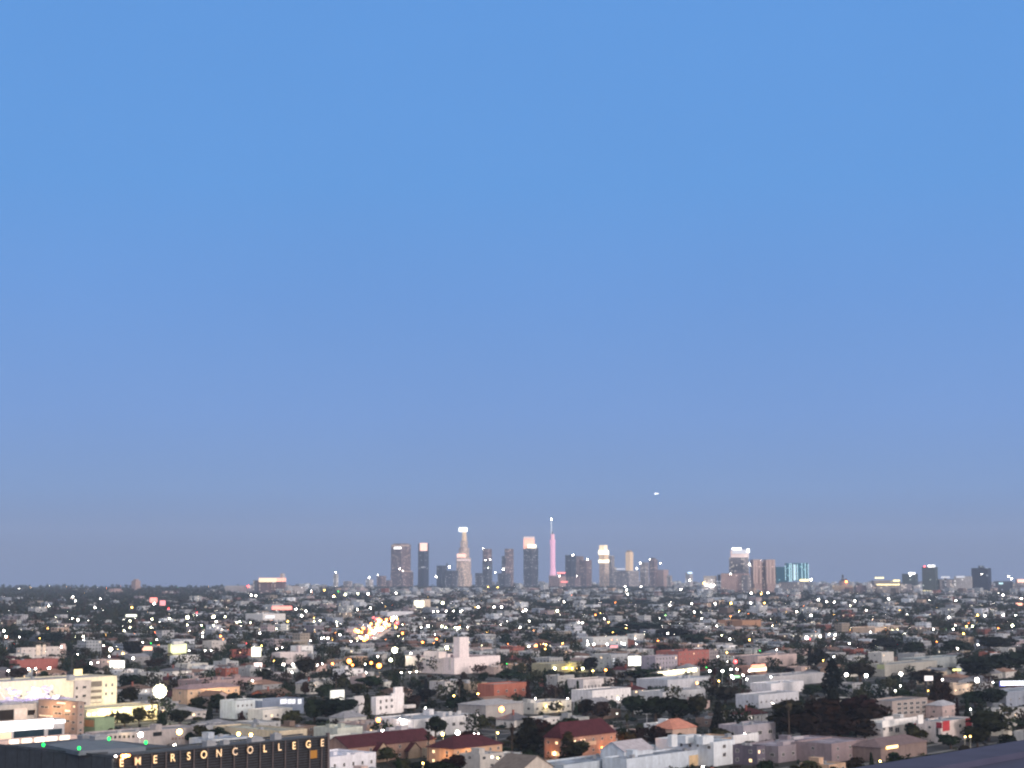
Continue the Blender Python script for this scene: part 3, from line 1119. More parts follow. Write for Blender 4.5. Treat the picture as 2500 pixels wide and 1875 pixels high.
t.tier('base', 1524, 1549, 1406, None, tmat('grey'))
t.done()
t = Tower('low grey block under a white light bar', 9350)
t.tier('body', 1500, 1560, 1393, None, tmat('grey'))
t.sign('light_bar', 1502, 1524, 1387.5, 1391, GLOWM['ice'])
t.lamp(1553, 1388, 'W', 4)
t.lamp(1561, 1375, 'W', 3.5)
t.done()
t = Tower('pale grey tower left of the stepped dark one', DT)
t.tier('shaft', 1562, 1584, 1373, None, tmat('grey'))
t.done()
t = Tower('dark stepped tower with small lights on both shoulders', DT, 'dark shouldered tower')
t.tier('shaft', 1585, 1606, 1366, None, tmat('brown'))
t.tier('crown', 1589, 1601, 1362, 1366, tmat('brown'))
t.tier('annexe', 1602, 1632, 1391, None, tmat('pinkish'))
t.lamp(1585, 1366, 'W', 2.6)
t.lamp(1610, 1375, 'W', 3)
t.done()
for lab, x0, x1, y, mat in (('small grey block far right of the dark shouldered tower', 1628, 1641, 1405, 'grey'), ('slim far tower with blue white lit cap', 1673, 1691, 1398, 'pale'),
                            ('low far block with two roof steps left of downtown', 838, 860, 1419, 'grey'), ('small pale far tower with a light on top', 814, 826, 1401, 'pale'),
                            ('small pale block with white roof light left of the brown block', 893, 911, 1414, 'pale')):
    t = Tower(lab, 9300, group='low far blocks')
    t.tier('shaft', x0, x1, y, None, tmat(mat))
    if 'cap' in lab:
        t.sign('lit_cap', x0 + 5, x1 - 2, 1396.5, 1400, GLOWM['blue'])
        t.lamp(1683, 1417, 'W', 4.5)
    if 'light' in lab:
        t.lamp((x0 + x1) / 2, y - 4, 'W', 3.6)
    t.done()

KT = 6700.0
KG = 'mid rise towers at the right'
t = Tower('grey glass tower with pale lit crown and roof outline', KT, 'pale crowned tower', group=KG)
t.tier('shaft', 1779, 1829, 1361, None, tmat('grey'), rot=R(62))
t.tier('lit_crown', 1784, 1827, 1344, 1361, GLOWM['softpink'], 'slab', deep=20)
t.sign('crown_glass', 1785, 1820, 1342, 1352, GLOWM['ice'], front=32)
t.sign('roof_outline', 1784, 1807, 1337.5, 1342.5, GLOWM['white'], front=34)
t.sign('roof_outline', 1820, 1827, 1340, 1349, GLOWM['white'], front=34)
t.lamp(1827, 1378, 'W', 6)
t.done()
t = Tower('broad brown block in front of the pale crowned tower', 6500, 'broad brown block', group=KG)
t.tier('body', 1758, 1832, 1400, None, tmat('pinkish'), rot=R(70))
t.tier('stair_core', 1752, 1759, 1403, None, tmat('dark'))
t.tier('wing', 1805, 1828, 1404, None, tmat('grey'), front=60)
t.lamp(1779, 1401, 'W', 4)
t.done()
t = Tower('small pale block with bright roof lamps', 6500, group=KG)
t.tier('body', 1717, 1751, 1406, None, tmat('pale'), rot=R(65))
t.lamp(1717, 1424, 'Y', 6)
t.lamp(1722, 1428, 'W', 5)
t.lamp(1733, 1430, 'W', 6)
t.lamp(1741, 1429, 'W', 5)
t.done()
t = Tower('pair of pinkish ribbed apartment towers', 6600, 'pinkish twin towers', group=KG)
t.tier('shaft', 1832, 1859, 1366, None, tmat('pinkish'), rot=R(20))
t.tier('shaft', 1863, 1891, 1366, None, tmat('pinkish'), rot=R(20))
t.tier('link', 1856, 1866, 1372, None, tmat('brown'))
for x in (1836, 1843, 1852, 1868, 1876, 1886):
    t.sign('rib', x - 1.6, x + 1.6, 1368, 1425, plain('rib_stucco', (.55, .42, .38)), 2)
t.lamp(1852, 1369, 'W', 4)
t.done()
t = Tower('dark teal glass slab with glowing cyan vertical lines', 6600, 'teal glass slab', group=KG)
t.tier('shaft', 1893, 1921, 1384, 1424, tmat('teal'), 'slab', deep=40)
t.tier('lit_shaft', 1918, 1970, 1375, 1418, tmat('teal'), 'slab', deep=44)
t.tier('podium', 1900, 1962, 1421, None, tmat('grey'), rot=R(70))
for x, y0, y1, k in ((1911, 1380, 1416, .9), (1921, 1376, 1420, 1.3), (1925, 1376, 1420, 1.3), (1933, 1378, 1417, 2.6), (1940, 1378, 1416, 1.2), (1951, 1375, 1414, 1.1), (1959, 1375, 1414, 1.1), (1966, 1377, 1416, 1.0)):
    t.sign('light_line', x - k * .6, x + k * .6, y0, y1, GLOWM['cyan'], 2)
t.sign('lit_panel', 1929, 1937, 1378, 1416, GLOWM['teal'], 1.5)
t.sign('roof_band', 1945, 1967, 1414, 1419, GLOWM['yellow'], front=70)
t.lamp(1974, 1415, 'W', 6)
t.done()
t = Tower('tan domed hall with a dark thin spire', 6400, 'domed hall', group=KG)
t.tier('body', 2030, 2086, 1429, None, tmat('tan'), rot=R(70))
t.tier('drum', 2048, 2072, 1418, 1429, tmat('pinkish'), 'round')
t.tier('dome', 2052, 2069, 1412, 1418, tmat('dark'), 'taper')
t.tier('spire', 2055, 2060, 1403, 1413, tmat('dark'))
t.lamp(2061, 1420, 'O', 7)
t.lamp(2085, 1442, 'W', 6)
t.done()
t = Tower('long dark low block with white stair shaft', 6300, 'long dark block', group=KG)
t.tier('body', 2088, 2140, 1429, None, tmat('brown'), 'slab', deep=40)
t.tier('wing', 2136, 2222, 1426, None, tmat('grey'), 'slab', deep=60)
t.tier('stair_shaft', 2113, 2123, 1424, None, tmat('pale'), 'slab', front=30, deep=20)
t.sign('lit_roofline', 2134, 2190, 1425.5, 1428.5, GLOWM['yellow'], front=42)
t.sign('lit_terrace', 2135, 2156, 1409, 1412.5, GLOWM['yellow'], front=10)
t.sign('lit_terrace', 2179, 2195, 1415.5, 1419.5, GLOWM['yellow'], front=10)
t.tier('back_block', 2133, 2196, 1417, None, tmat('grey'), 'slab', front=-20, deep=40)
t.done()
t = Tower('squat dark green tower with white roof sign', KT, 'squat green tower', group=KG)
t.tier('shaft', 2200, 2243, 1401, None, tmat('green'), rot=R(68))
t.sign('roof_sign', 2213, 2229, 1397.5, 1402, GLOWM['white'], front=36)
t.tier('pier', 2221, 2235, 1429, None, tmat('pale'), 'slab', front=60, deep=16)
t.lamp(2218, 1405, 'W', 2.4)
t.done()
t = Tower('tall dark green tower with white sign and red beacon', KT, 'tall green tower', group=KG)
t.tier('shaft', 2249, 2291, 1384, None, tmat('green'), rot=R(66))
t.sign('roof_sign', 2260, 2277, 1379.5, 1384.5, GLOWM['white'])
t.sign('lit_lobby', 2243, 2274, 1441, 1446, GLOWM['yellow'], front=60)
t.sign('lit_lobby', 2265, 2274, 1445, 1452, GLOWM['yellow'], front=60)
t.lamp(2252, 1383, 'R', 5, 'beacon')
t.done()
t = Tower('pale grey block with two white roof light bars', KT, 'pale barred block', group=KG)
t.tier('body', 2326, 2379, 1407, None, tmat('pale'), rot=R(70))
t.tier('annexe', 2292, 2330, 1414, None, tmat('grey'), 'slab', deep=30)
t.sign('light_bar', 2291, 2312, 1407, 1411.5, GLOWM['ice'], front=40)
t.sign('light_bar', 2328, 2348, 1406, 1411, GLOWM['ice'], front=40)
t.tier('stair_core', 2302, 2307, 1411, None, tmat('dark'), 'slab', front=20, deep=8)
t.done()
t = Tower('black blue broad tower with roof box at right', KT, 'broad black tower', group=KG)
t.tier('shaft', 2369, 2422, 1387, None, tmat('navy'), rot=R(64))
t.tier('roof_box', 2388, 2403, 1381, 1387, tmat('navy'))
t.lamp(2390, 1402, 'W', 2)
t.done()
t = Tower('low dark block with cyan lit corner at right edge', KT, group=KG)
t.tier('body', 2422, 2478, 1419, None, tmat('dark'), rot=R(70))
t.tier('annexe', 2463, 2520, 1426, None, tmat('grey'), rot=R(60), front=40)
t.sign('lit_corner', 2424, 2434, 1422, 1426, GLOWM['cyan'])
t.sign('lit_roof_box', 2482, 2500, 1414, 1422, GLOWM['peach'], front=10)
t.tier('roof_box', 2480, 2502, 1413.5, 1427, tmat('grey'), 'slab')
t.lamp(2449, 1407, 'W', 4)
t.lamp(2456, 1413, 'W', 3.4)
t.done()

LG = 'hill blocks at the left'
t = Tower('brown hospital block with bright orange lit top storey', 6200, 'orange topped hospital', name='hospital_block', cat='hospital', group=LG)
t.tier('wing', 633, 664, 1420, None, tmat('brown'), rot=R(70))
t.tier('wing', 670, 698, 1420, None, tmat('brown'), rot=R(70))
t.tier('link', 655, 680, 1424, None, tmat('pale'), front=-20)
t.tier('lit_storey', 634, 697, 1411, 1420, GLOWM['orange'], 'slab', deep=40)
t.sign('lit_sign', 636, 678, 1412, 1421, GLOWM['gold'], front=34)
t.tier('roof_tower', 684, 696, 1400, 1413, tmat('pale'))
t.tier('back_block', 615, 636, 1417, None, tmat('grey'), front=-30)
t.done()
t = Tower('pale brown stepped block on the left skyline', 6500, 'stepped hill block', group=LG)
t.tier('body', 256, 299, 1442, None, tmat('pinkish'), rot=R(65))
t.tier('tier', 266, 296, 1437, 1442, tmat('pinkish'))
t.lamp(266, 1446, 'W', 4)
t.done()
t = Tower('pinkish far tower rising above left skyline', 7200, 'pinkish hill tower', group=LG)
t.tier('shaft', 321, 343, 1418, None, tmat('pinkish'))
t.tier('crown', 326, 339, 1414, 1418, tmat('pinkish'))
t.done()
t = Tower('long low pale ridge building left of the hospital', 6400, group=LG)
t.tier('body', 553, 628, 1430, None, tmat('pale'), 'slab', deep=60)
t.lamp(611, 1431, 'R', 7, 'beacon')
t.done()
t = Tower('flat roofed brown block with pale corner on left skyline', 6000, group=LG)
t.tier('body', 398, 434, 1443, None, tmat('brown'), 'slab', deep=40)
t.tier('pier', 419, 426, 1443, None, tmat('pale'), 'slab', front=22, deep=6)
t.lamp(392, 1452, 'Y', 7)
t.done()
t = Tower('long low pale block right of the hospital', 6300, group=LG)
t.tier('body', 700, 745, 1432, None, tmat('pale'), 'slab', deep=40)
t.done()

# a small aircraft with its lights on, above the skyline
p = PD(1603, 1205, 5200)
ac = thing('light_aircraft', 'tiny aircraft with white lights in the blue sky above the skyline', 'aircraft', p, R(70))
AL = plain('aircraft_paint', (.7, .7, .72), .4)
link('fuselage', MB().tube((-3.6, 0, 0), (-1, 0, 0), .25, .62, 10).tube((-1, 0, 0), (2.4, 0, 0), .62, .6, 10, caps=False).tube((2.4, 0, 0), (3.6, 0, -.1), .6, .15, 10).mesh('fuselage', AL), ac)
link('wing', MB().box(-.4, -5.4, .5, 1.0, 5.4, .66).mesh('wing', AL), ac)
link('tail', MB().box(-3.7, -1.7, .1, -3.0, 1.7, .2).box(-3.8, -.06, .1, -2.9, .06, 1.6).mesh('tail', AL), ac)
for yy in (-3.4, 3.6):
    link('landing_light', _bulbs['W'], ac, (1.2, yy, .2), sc=(.55, .55, .55))


def upper(s, name, ly, xl, xc, xr, yt, z0, col=None, mat=None, roofcol=None):
    """a smaller block standing on a building, its near corner ly metres behind the west face"""
    q = Vector((s.c.x + VX * ly, s.c.y + VY * ly, 0))
    t = reach(q, UX, UY, z0, xc)
    q = Vector((q.x + UX * t, q.y + UY * t, 0))
    dx, dy, dz = ray(xc, yt)
    z1 = CAM_H + dz * q.y / dy
    L, Wd = reach(q, UX, UY, z1, xr), reach(q, VX, VY, z1, xl)
    KEEP.append((xl, xr, yt, yt + 8, q.y))
    o = link(name, MB().box(0, 0, z0, L, Wd, z1).mesh(name, mat or STUCCO), s.root, (t, ly, 0), col=col or s.col)
    o['_dims'] = (L, Wd, z0, z1)
    return o


def solo_lamp(s, x, y, z, code, r=.3, watts=0, name='wall_lamp'):
    """a lamp fixed to a building, placed in the building's own metres"""
    o = link(name, _bulbs[code], s.root, (x, y, z), sc=(r, r, r))
    if watts:
        glow_light(s.root, (x - .4, y - 1.2, z - .3), LIGHTCOL[code], watts, .3)
    return o


# ------------------------------------------------------------------ the roof the camera stands on
A0 = Vector((2.45, 13.0))
rt = thing('viewing_building', 'smooth dark blue grey rooftop edge sloping across the bottom right corner', 'building', (A0.x - UX * 30, A0.y - UY * 30, 0), TH)
ROOFSKIN = plain('roof_membrane', (.062, .066, .112), .8, .10, 3.0)
link('roof', MB().box(0, -26, 78.2, 90, -.42, 78.60).mesh('roof', ROOFSKIN), rt)
link('parapet_cap', MB().box(0, -.42, 78.0, 90, 0, 78.645).mesh('parapet_cap', ROOFSKIN), rt)
link('wall', MB().box(.3, -25.7, 0, 89.7, -.3, 78.0).mesh('wall', STUCCO), rt, col=BLUEG)

# ------------------------------------------------------------------ the college block with its lit letters
EH = 40.0
ec = P(277, 1845, EH)
em = thing('college_building', 'dark louvred college block with glowing golden letters along its top', 'building', (ec.x, ec.y, 0), TH)
MARKS.append(('lettered college block', 0, 800, 1800, 1875, ec.y))
KEEP.append((240, 800, 1822, 1875, ec.y))
KEEP.append((0, 300, 1826, 1875, ec.y))
a0, b0 = ab(ec.x, ec.y)
FOOT.append((a0 - 2, a0 + 66, b0 - 2, b0 + 46))
eL = reach(ec, UX, UY, EH, 799)
SLATE = plain('slate_panel', (.052, .060, .072), .8, .18, .8)
LOUV = plain('dark_louvre', (.020, .015, .015), .7, .3, 2)
MULL = plain('mullion', (.12, .10, .10), .6, .2, 2)
sc_ = MB()
for k in range(int(EH / .62)):
    z = EH - .35 - k * .62
    sc_.box(.35, -.12, z - .2, eL, .16, z)
link('louvre_screen', sc_.mesh('louvre_screen', LOUV), em)
link('wall', MB().box(.35, .5, 0, eL, 9, EH - .7, bottom=False).box(0, 9, 0, 26, 44, EH - .7, bottom=False).box(0, .5, 0, .35, 9, EH - .7).mesh('wall', SLATE), em)
link('parapet_cap', MB().box(.35, -.16, EH - .28, eL + .1, .5, EH).box(-.04, -.16, EH - .28, .35, 44, EH).box(.35, 8.6, EH - .4, eL, 9.0, EH - .05).mesh('parapet_cap', SLATE), em)
link('roof', MB().box(.4, .5, EH - .7, eL, 8.6, EH - .45).box(.4, 9.0, EH - .7, 26, 44, EH - .45).mesh('roof', plain('roof_grey', (.085, .095, .115), .9, .2, .3)), em)
link('corner_post', MB().box(eL, -.3, 0, eL + .6, .6, EH + .6).mesh('corner_post', MULL), em)
NP = 16
for k in range(NP):
    link('mullion', MB().box(-.11, -.30, EH - 12, .11, -.12, EH - .3).mesh('mullion', MULL), em, (.35 + (k + .5) * (eL - .35) / NP, 0, 0))
for k, (x_, y_, w_, d_, h_) in enumerate(((30, 3, 3, 2.4, 1.2), (36, 4.4, 2, 2, .9), (44, 2.6, 4, 2.2, 1.1), (52, 4, 2.4, 2.4, 1.3), (19, 30, 4, 3, 1.6), (21, 38, 3, 3, 1.2))):
    link('rooftop_unit', UNIT, em, (x_, y_, EH - .45), 0, (w_ / 2, d_ / 2, h_))
for k in range(9):
    link('panel_joint', MB().box(-.03, 0, 0, -.001, .10, EH - .3).mesh('panel_joint', LOUV), em, (0, 3 + k * 4.6, 0))
# helicopter deck with four green lamps
deck = MB()
dq = [P(x, y, EH + .5) for x, y in ((112, 1818), (192, 1834), (356, 1823), (232, 1801))]
dl = [((p.x - ec.x) * UX + (p.y - ec.y) * UY, (p.x - ec.x) * VX + (p.y - ec.y) * VY) for p in dq]
top = [(*d, EH + .5) for d in dl]
bot = [(*d, EH - .45) for d in dl]
deck.face(top)
for k in range(4):
    deck.face([bot[k], bot[(k + 1) % 4], top[(k + 1) % 4], top[k]])
link('landing_deck', deck.mesh('landing_deck', plain('deck_paint', (.14, .165, .20), .85, .12, .5)), em)
for x, y in ((106, 1821), (193, 1829), (266, 1806), (356, 1815)):
    p = P(x, y, EH + 1.1)
    lx, ly = (p.x - ec.x) * UX + (p.y - ec.y) * UY, (p.x - ec.x) * VX + (p.y - ec.y) * VY
    o = link('deck_lamp', MB().tube((0, 0, -1.0), (0, 0, 0), .06, .06, 8).box(-.14, -.14, -.12, .14, .14, 0).mesh('deck_lamp', DARKMETAL), em, (lx, ly, EH + 1.1))
    link('bulb', _bulbs['C'], o, (0, 0, .22), sc=(.36, .36, .42))
GOLD = emit('letter_gold', (1, .52, .09), 1.35)
GOLD2 = emit('letter_gold_dim', (1, .50, .08), .95)
GOLD3 = emit('letter_gold_dimmer', (1, .48, .07), .65)
LSIDE = plain('letter_return', (.25, .12, .03), .6)
for k, ch in enumerate('EMERSONCOLLEGE'):
    fc = bpy.data.curves.new('letter', 'FONT')
    fc.body, fc.size, fc.extrude, fc.align_x = ch, 2.42, .14, 'CENTER'
    fc.offset = .035
    to = bpy.data.objects.new('letter_curve', fc)
    C.objects.link(to)
    dg = bpy.context.evaluated_depsgraph_get()
    me = bpy.data.meshes.new_from_object(to.evaluated_get(dg))
    bpy.data.objects.remove(to)
    me.name = 'letter'
    me.materials.clear()
    me.materials.append((GOLD, GOLD2, GOLD3)[(0, 1, 0, 0, 0, 0, 1, 2, 2, 0, 1, 0, 0, 1)[k]])
    me.materials.append(LSIDE)
    for p_ in me.polygons:
        p_.material_index = 0 if p_.normal.z > .5 else 1
    xx = (291, 331, 373, 416, 455, 492, 529, 568, 605, 641, 677, 712, 747, 781)[k]
    t_ = reach(ec, UX, UY, EH, xx)
    o = link('letter', me, em, (t_, -.75, EH - 2.4))
    o.rotation_euler = (R(90), 0, 0)
link('lit_window', MB().box(0, -.2, 0, 2.4, -.13, 1.9).mesh('lit_window', emit('office_amber', (1, .42, .06), .34, (.1, .05, .02))), em, (reach(ec, UX, UY, EH, 756), 0, EH - 5.2))
for dx_, code, r in ((1.0, 'O', .42), (1.9, 'Y', .36), (2.7, 'O', .3), (-2.2, 'W', .22), (-.9, 'W', .18), (.0, 'W', .2)):
    if code != 'W':
        link('corner_lamp', _bulbs[code], em, (dx_ + 1.0, -.7, EH - .2), sc=(r, r, r))
link('corner_lamp', _bulbs['W'], em, (.2, -.5, EH - .1), sc=(.22, .2, .16))
glow_light(em, (2.2, -1.6, EH - .2), (1, .55, .25), 700, .4)

# ------------------------------------------------------------------ left: the cream block, brick block, garage
b = B('cream_building', 'large cream floodlit block with recessed balconies at the left edge', 'cream floodlit block', 'building', -160, -60, 286, 1668, 22, (.68, .63, .48), rc=RLIGHT, depth=26, units=2, win=(0, 0, 0))
b.wins('R', [(257, 1669, 262, 1677), (272, 1668, 277, 1676), (257, 1690, 262, 1698), (272, 1689, 277, 1697)])
b.panel('balcony_shade', 'R', 220, 1664, 249, 1715, plain('recess_shade', (.17, .15, .13), .9), .2)  # flat dark panel, painted as the shade inside the balcony recess
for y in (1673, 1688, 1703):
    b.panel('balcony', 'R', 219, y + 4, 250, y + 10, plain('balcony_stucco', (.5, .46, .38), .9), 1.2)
b.panel('stair_bay', 'R', 180, 1662, 220, 1735, plain('bay_stucco', (.44, .40, .38), .9), 1.0)
for y in (1677, 1698, 1716):
    b.panel('window', 'R', 183, y, 188, y + 6, GLASS, .15, gap=1.0)
    b.panel('window', 'R', 200, y - 2, 208, y + 3, GLASS, .15, gap=1.0)
b.panel('lit_roof_sign', 'R', 180, 1634, 200, 1648, emit('sign_yellow', (1, .72, .10), 1.3), .3)
b.panel('roof_tank', 'R', 162, 1648, 176, 1660, METAL, 2.5)
b.panel('roof_mast', 'R', 173.5, 1600, 175, 1650, DARKMETAL, .3)
glow_light(b.root, (b.L * .55, -14, 9), (1, .84, .55), 13000, 1.5)
glow_light(b.root, (b.L - 6, -12, 10), (1, .84, .52), 10000, 1.5)
glow_light(b.root, (b.L * .3, -14, 9), (1, .84, .55), 9000, 1.5)
t0, z0 = b.at('R', 25, 1708)
t1, z1 = b.at('R', 158, 1664)
# a roof terrace awash with violet light in front of it
pt = B('terrace_building', 'rooftop terrace full of violet white lit canopies', 'violet lit terrace', 'building', -20, 0, 186, 1716, 14, GREY, rc=(.30, .28, .30), depth=16, par=1.0, win=(0, 0, 0))
VIO = [emit('canopy_violet', (.58, .44, 1), .55), emit('canopy_white', (.96, .90, 1), 1.2), emit('canopy_lilac', (.46, .34, .95), .35)]
rg = random.Random(4)
for k in range(30):
    x, y, z = rg.uniform(.10, .86) * pt.L, rg.uniform(2, 13), 14 + rg.uniform(.4, 6.5)
    rr_ = rg.uniform(.8, 2.1)
    mm = MB()
    for j in range(6):
        a_, b_ = j * 1.047, (j + 1) * 1.047
        mm.face([(0, 0, rr_ * .45), (rr_ * math.cos(a_), rr_ * math.sin(a_), 0), (rr_ * math.cos(b_), rr_ * math.sin(b_), 0)])
    mm.tube((0, 0, -(z - 13.3)), (0, 0, rr_ * .44), .05, .05, 6)
    o = link('canopy', mm.mesh('canopy', VIO[(0, 1, 2, 2, 0, 1)[k % 6]]), pt.root, (x, y, z))
    o.rotation_euler = (rg.uniform(-.7, .7), rg.uniform(-.5, .5), rg.uniform(0, 6))
glow_light(pt.root, (pt.L * .5, 5, 17), (.55, .38, 1), 16000, 1)
glow_light(pt.root, (pt.L * .8, 3, 17), (.55, .38, 1), 11000, 1)

g = B('brick_apartment', 'brown brick apartment block with lit open walkways', 'brown walkway block', 'building', 94, 190, 206, 1714, 16, (.36, .27, .23), rc=RMID, win=(4, 1, 0), lit=.1)
for (x0, y0, x1, y1) in ((98, 1723, 120, 1729), (128, 1722, 150, 1729), (132, 1738, 152, 1745), (158, 1741, 172, 1746), (158, 1757, 172, 1763), (176, 1722, 184, 1728), (176, 1740, 184, 1746), (176, 1760, 184, 1767), (176, 1776, 184, 1783)):
    g.wins('L', [(x0, y0, x1, y1)])
for (x0, y0, x1, y1) in ((140, 1714, 160, 1719), (160, 1733, 172, 1738), (98, 1745, 130, 1750), (120, 1762, 158, 1766)):
    g.panel('lit_walkway', 'L', x0, y0, x1, y1, emit('walkway_light', (1, .68, .4), 1.1), .3)
glow_light(g.root, (-7, g.W * .6, 11), (1, .6, .3), 6500, 1)
glow_light(g.root, (-6, g.W * .3, 13), (1, .6, .3), 5000, 1)
lo = B('grey_shop', 'low grey building with dark openings under the violet lit terrace', 'low grey block', 'building', -60, -30, 96, 1724, 14, GREY, rc=RLIGHT, depth=14, units=3, win=(0, 0, 0))
lo.panel('opening_shade', 'R', -10, 1735, 34, 1757, plain('opening', (.02, .018, .018), .9), .12)  # near-black panels on the wall, painted as the shade inside openings
lo.panel('garage_door', 'R', 36, 1730, 66, 1756, plain('pale_door', (.55, .53, .53), .7), .15)
lo.panel('opening_shade', 'R', 68, 1734, 86, 1745, plain('opening', (.02, .018, .018), .9), .12)  # near-black panel, painted as the shade inside an opening
ca = B('canopy_store', 'long canopy with brilliant white underside lights at the left edge', 'white lit canopy', 'building', -60, -30, 158, 1768, 9, (.5, .48, .48), rc=RLIGHT, depth=10, par=.4, win=(0, 0, 0))
ca.panel('light_strip', 'R', -25, 1765, 128, 1777, emit('fluorescent', (1, .96, .95), 2.6), .6)
ca.panel('light_strip', 'R', 120, 1760, 158, 1764, emit('fluorescent', (1, .96, .95), 2.6), .6)
ca.panel('shop_glass', 'R', 34, 1785, 108, 1801, plain('shop_glass', (.02, .04, .055), .3), .15)
ca.panel('shop_glass', 'R', 118, 1781, 152, 1794, plain('shop_glass', (.02, .04, .055), .3), .15)
ca.panel('lit_doorway', 'R', 0, 1790, 28, 1806, emit('doorway_gold', (1, .62, .22), .8), .15)
aw = B('awning_row', 'row of softly lit pink awnings just behind the college roof', 'pink awning row', 'building', -60, -30, 190, 1812, 6.5, (.62, .48, .44), rc=(.45, .36, .34), depth=7, par=.4, win=(0, 0, 0))
for k in range(5):
    x = 22 + 31 * k
    aw.panel('lit_awning', 'R', x, 1806 - k * 2.3, x + 22, 1815 - k * 2.3, emit('awning_glow', (1, .80, .58), 1.5), .8)
glow_light(aw.root, (aw.L * .6, -4, 6), (1, .7, .55), 4000, .6)
ga = B('parking_garage', 'low yellow lit garage wall in front of the great flood lamp', 'yellow garage wall', 'building', 206, 212, 384, 1732, 8, (.66, .60, .42), rc=(.5, .46, .36), depth=24, win=(0, 0, 0))
for k in range(7):
    x = 212 + k * 13
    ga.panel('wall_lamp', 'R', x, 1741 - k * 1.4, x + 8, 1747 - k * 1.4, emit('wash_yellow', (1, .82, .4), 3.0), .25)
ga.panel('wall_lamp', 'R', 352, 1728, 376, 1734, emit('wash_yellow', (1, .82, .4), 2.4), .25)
glow_light(ga.root, (ga.L * .25, -4, 6), (1, .8, .38), 6500, .6)
glow_light(ga.root, (ga.L * .55, -4, 6), (1, .8, .38), 5000, .6)
glow_light(ga.root, (ga.L * .9, -4, 6), (1, .8, .38), 6000, .6)
gr = B('green_kiosk', 'pale green walled shed below the yellow garage wall', 'pale green shed', 'building', 206, 232, 280, 1754, 7.5, (.24, .32, .20), rc=(.3, .34, .25), units=0, win=(0, 0, 0))
gr.panel('orange_side', 'L', 207, 1757, 230, 1775, plain('orange_paint', (.5, .26, .13), .9), .1)
ar = B('arched_building', 'grey building with a row of dark arched openings', 'arched grey block', 'building', 250, 262, 494, 1792, 8, (.36, .33, .33), rc=(.26, .26, .28), depth=16, units=5, win=(0, 0, 0))
for k in range(6):
    ar.panel('arch_shade', 'R', 268 + k * 11, 1797 - k * .4, 273 + k * 11, 1803 - k * .4, plain('opening', (.02, .018, .018), .9), .1)  # dark panels painted as the shade within each arch
ar.panel('dark_window', 'R', 374, 1788, 395, 1796, GLASS, .12)
for k in range(9):
    ar.panel('brick_arch', 'R', 420 + k * 8, 1801 - k * .7, 424.5 + k * 8, 1806 - k * .7, plain('arch_brick', (.22, .15, .13), .9), .15)
glow_light(ar.root, (ar.L * .18, -2, 9), (1, .8, .45), 1200, .3)

# ------------------------------------------------------------------ the middle distance, left to right
b = B('brick_warehouse', 'plain red brick warehouse wall with three white lamps', 'red brick warehouse', 'warehouse', 24, 42, 142, 1612, 12, (.33, .12, .105), rc=RDARK, units=2)
b = B('white_apartment', 'white apartment row with grey bays behind the red brick warehouse', 'white bay apartments', 'apartment block', 40, 52, 162, 1582, 10, (.62, .56, .53), rc=RMID, win=(2, 8, 1), lit=.3)
b.panel('pale_bay', 'R', 88, 1575, 99, 1599, plain('pale_bay', (.8, .68, .56), .9), .6)  # bays in a paler paint than the wall
b.panel('pale_bay', 'R', 104, 1574, 111, 1597, plain('pale_bay', (.8, .68, .56), .9), .6)
b.panel('pale_bay', 'R', 147, 1572, 159, 1594, plain('pink_bay', (.72, .54, .5), .9), .6)
b = B('white_apartment', 'white two storey block with small windows below a glowing green wall', 'white windowed block', 'apartment block', 415, 428, 489, 1601, 10, WHITE, rc=RLIGHT, win=(2, 8, 1, 1.1, 1.2), units=2)
b = B('lit_green_building', 'box building glowing bright yellow green', 'glowing green building', 'building', 410, 416, 456, 1573, 13, (.6, .6, .3), rc=RMID, win=(0, 0, 0))
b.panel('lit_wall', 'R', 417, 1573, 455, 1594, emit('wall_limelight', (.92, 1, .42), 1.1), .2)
b.panel('roof_box', 'R', 419, 1566, 444, 1574, plain('pale_box', (.7, .7, .66), .9), 3)
b = B('brick_shop', 'dull red brick building with white parapet line', 'dull red building', 'building', 560, 568, 616, 1586, 10, (.32, .11, .09), rc=RLIGHT, units=1)
b = B('white_church', 'white building with square bell tower and twin lamps in front', 'white bell tower building', 'church', 664, 684, 750, 1594, 10, (.64, .57, .56), rc=RLIGHT, win=(1, 4, 1))
upper(b, 'bell_tower', 2, 723, 728, 735, 1577, 0, (.66, .56, .55))
b = B('pink_roof_block', 'long low dusty pink building with pale roof edge', 'dusty pink block', 'building', 480, 492, 640, 1662, 9, (.34, .25, .245), rc=(.30, .22, .22), units=4, depth=24)
b = B('peach_building', 'peach coloured apartment walls lit by the great flood lamp', 'peach apartments', 'apartment block', 440, 458, 585, 1683, 10, (.62, .43, .29), 'hip', (.22, .16, .17), rise=2.4, depth=14, win=(2, 7, 1))
glow_light(b.root, (b.L * .5, -13, 7), (1, .66, .36), 14000, 1)
b = B('white_office', 'white two storey block joined to a slate blue wing', 'white and slate block', 'office', 572, 576, 641, 1711, 10, (.55, .60, .62), rc=RMID, win=(2, 6, 0, 1.2, 1.3), units=1, depth=13)
b = B('slate_office', 'slate blue wing with a band of white windows', 'slate blue wing', 'office', 632, 640, 742, 1711, 9.5, (.20, .24, .32), rc=(.26, .29, .34), depth=14, win=(0, 0, 0))
for x0, x1 in ((684, 700), (702, 712), (713, 721), (727, 736)):
    b.panel('lit_window', 'R', x0, 1707, x1, 1718, emit('office_white', (.9, .93, 1), .75), .1)
b = B('pale_building', 'pale low building in front of the slate blue wing', 'pale low building', 'building', 634, 642, 714, 1733, 6.5, OFFW, rc=RLIGHT, win=(1, 5, 0), depth=12)
b = B('beige_building', 'large beige flat roof with a blank beige wall behind the college letters', 'beige flat roof', 'building', 520, 682, 750, 1785, 9, (.50, .43, .32), rc=(.34, .34, .29), units=2, win=(0, 0, 0))
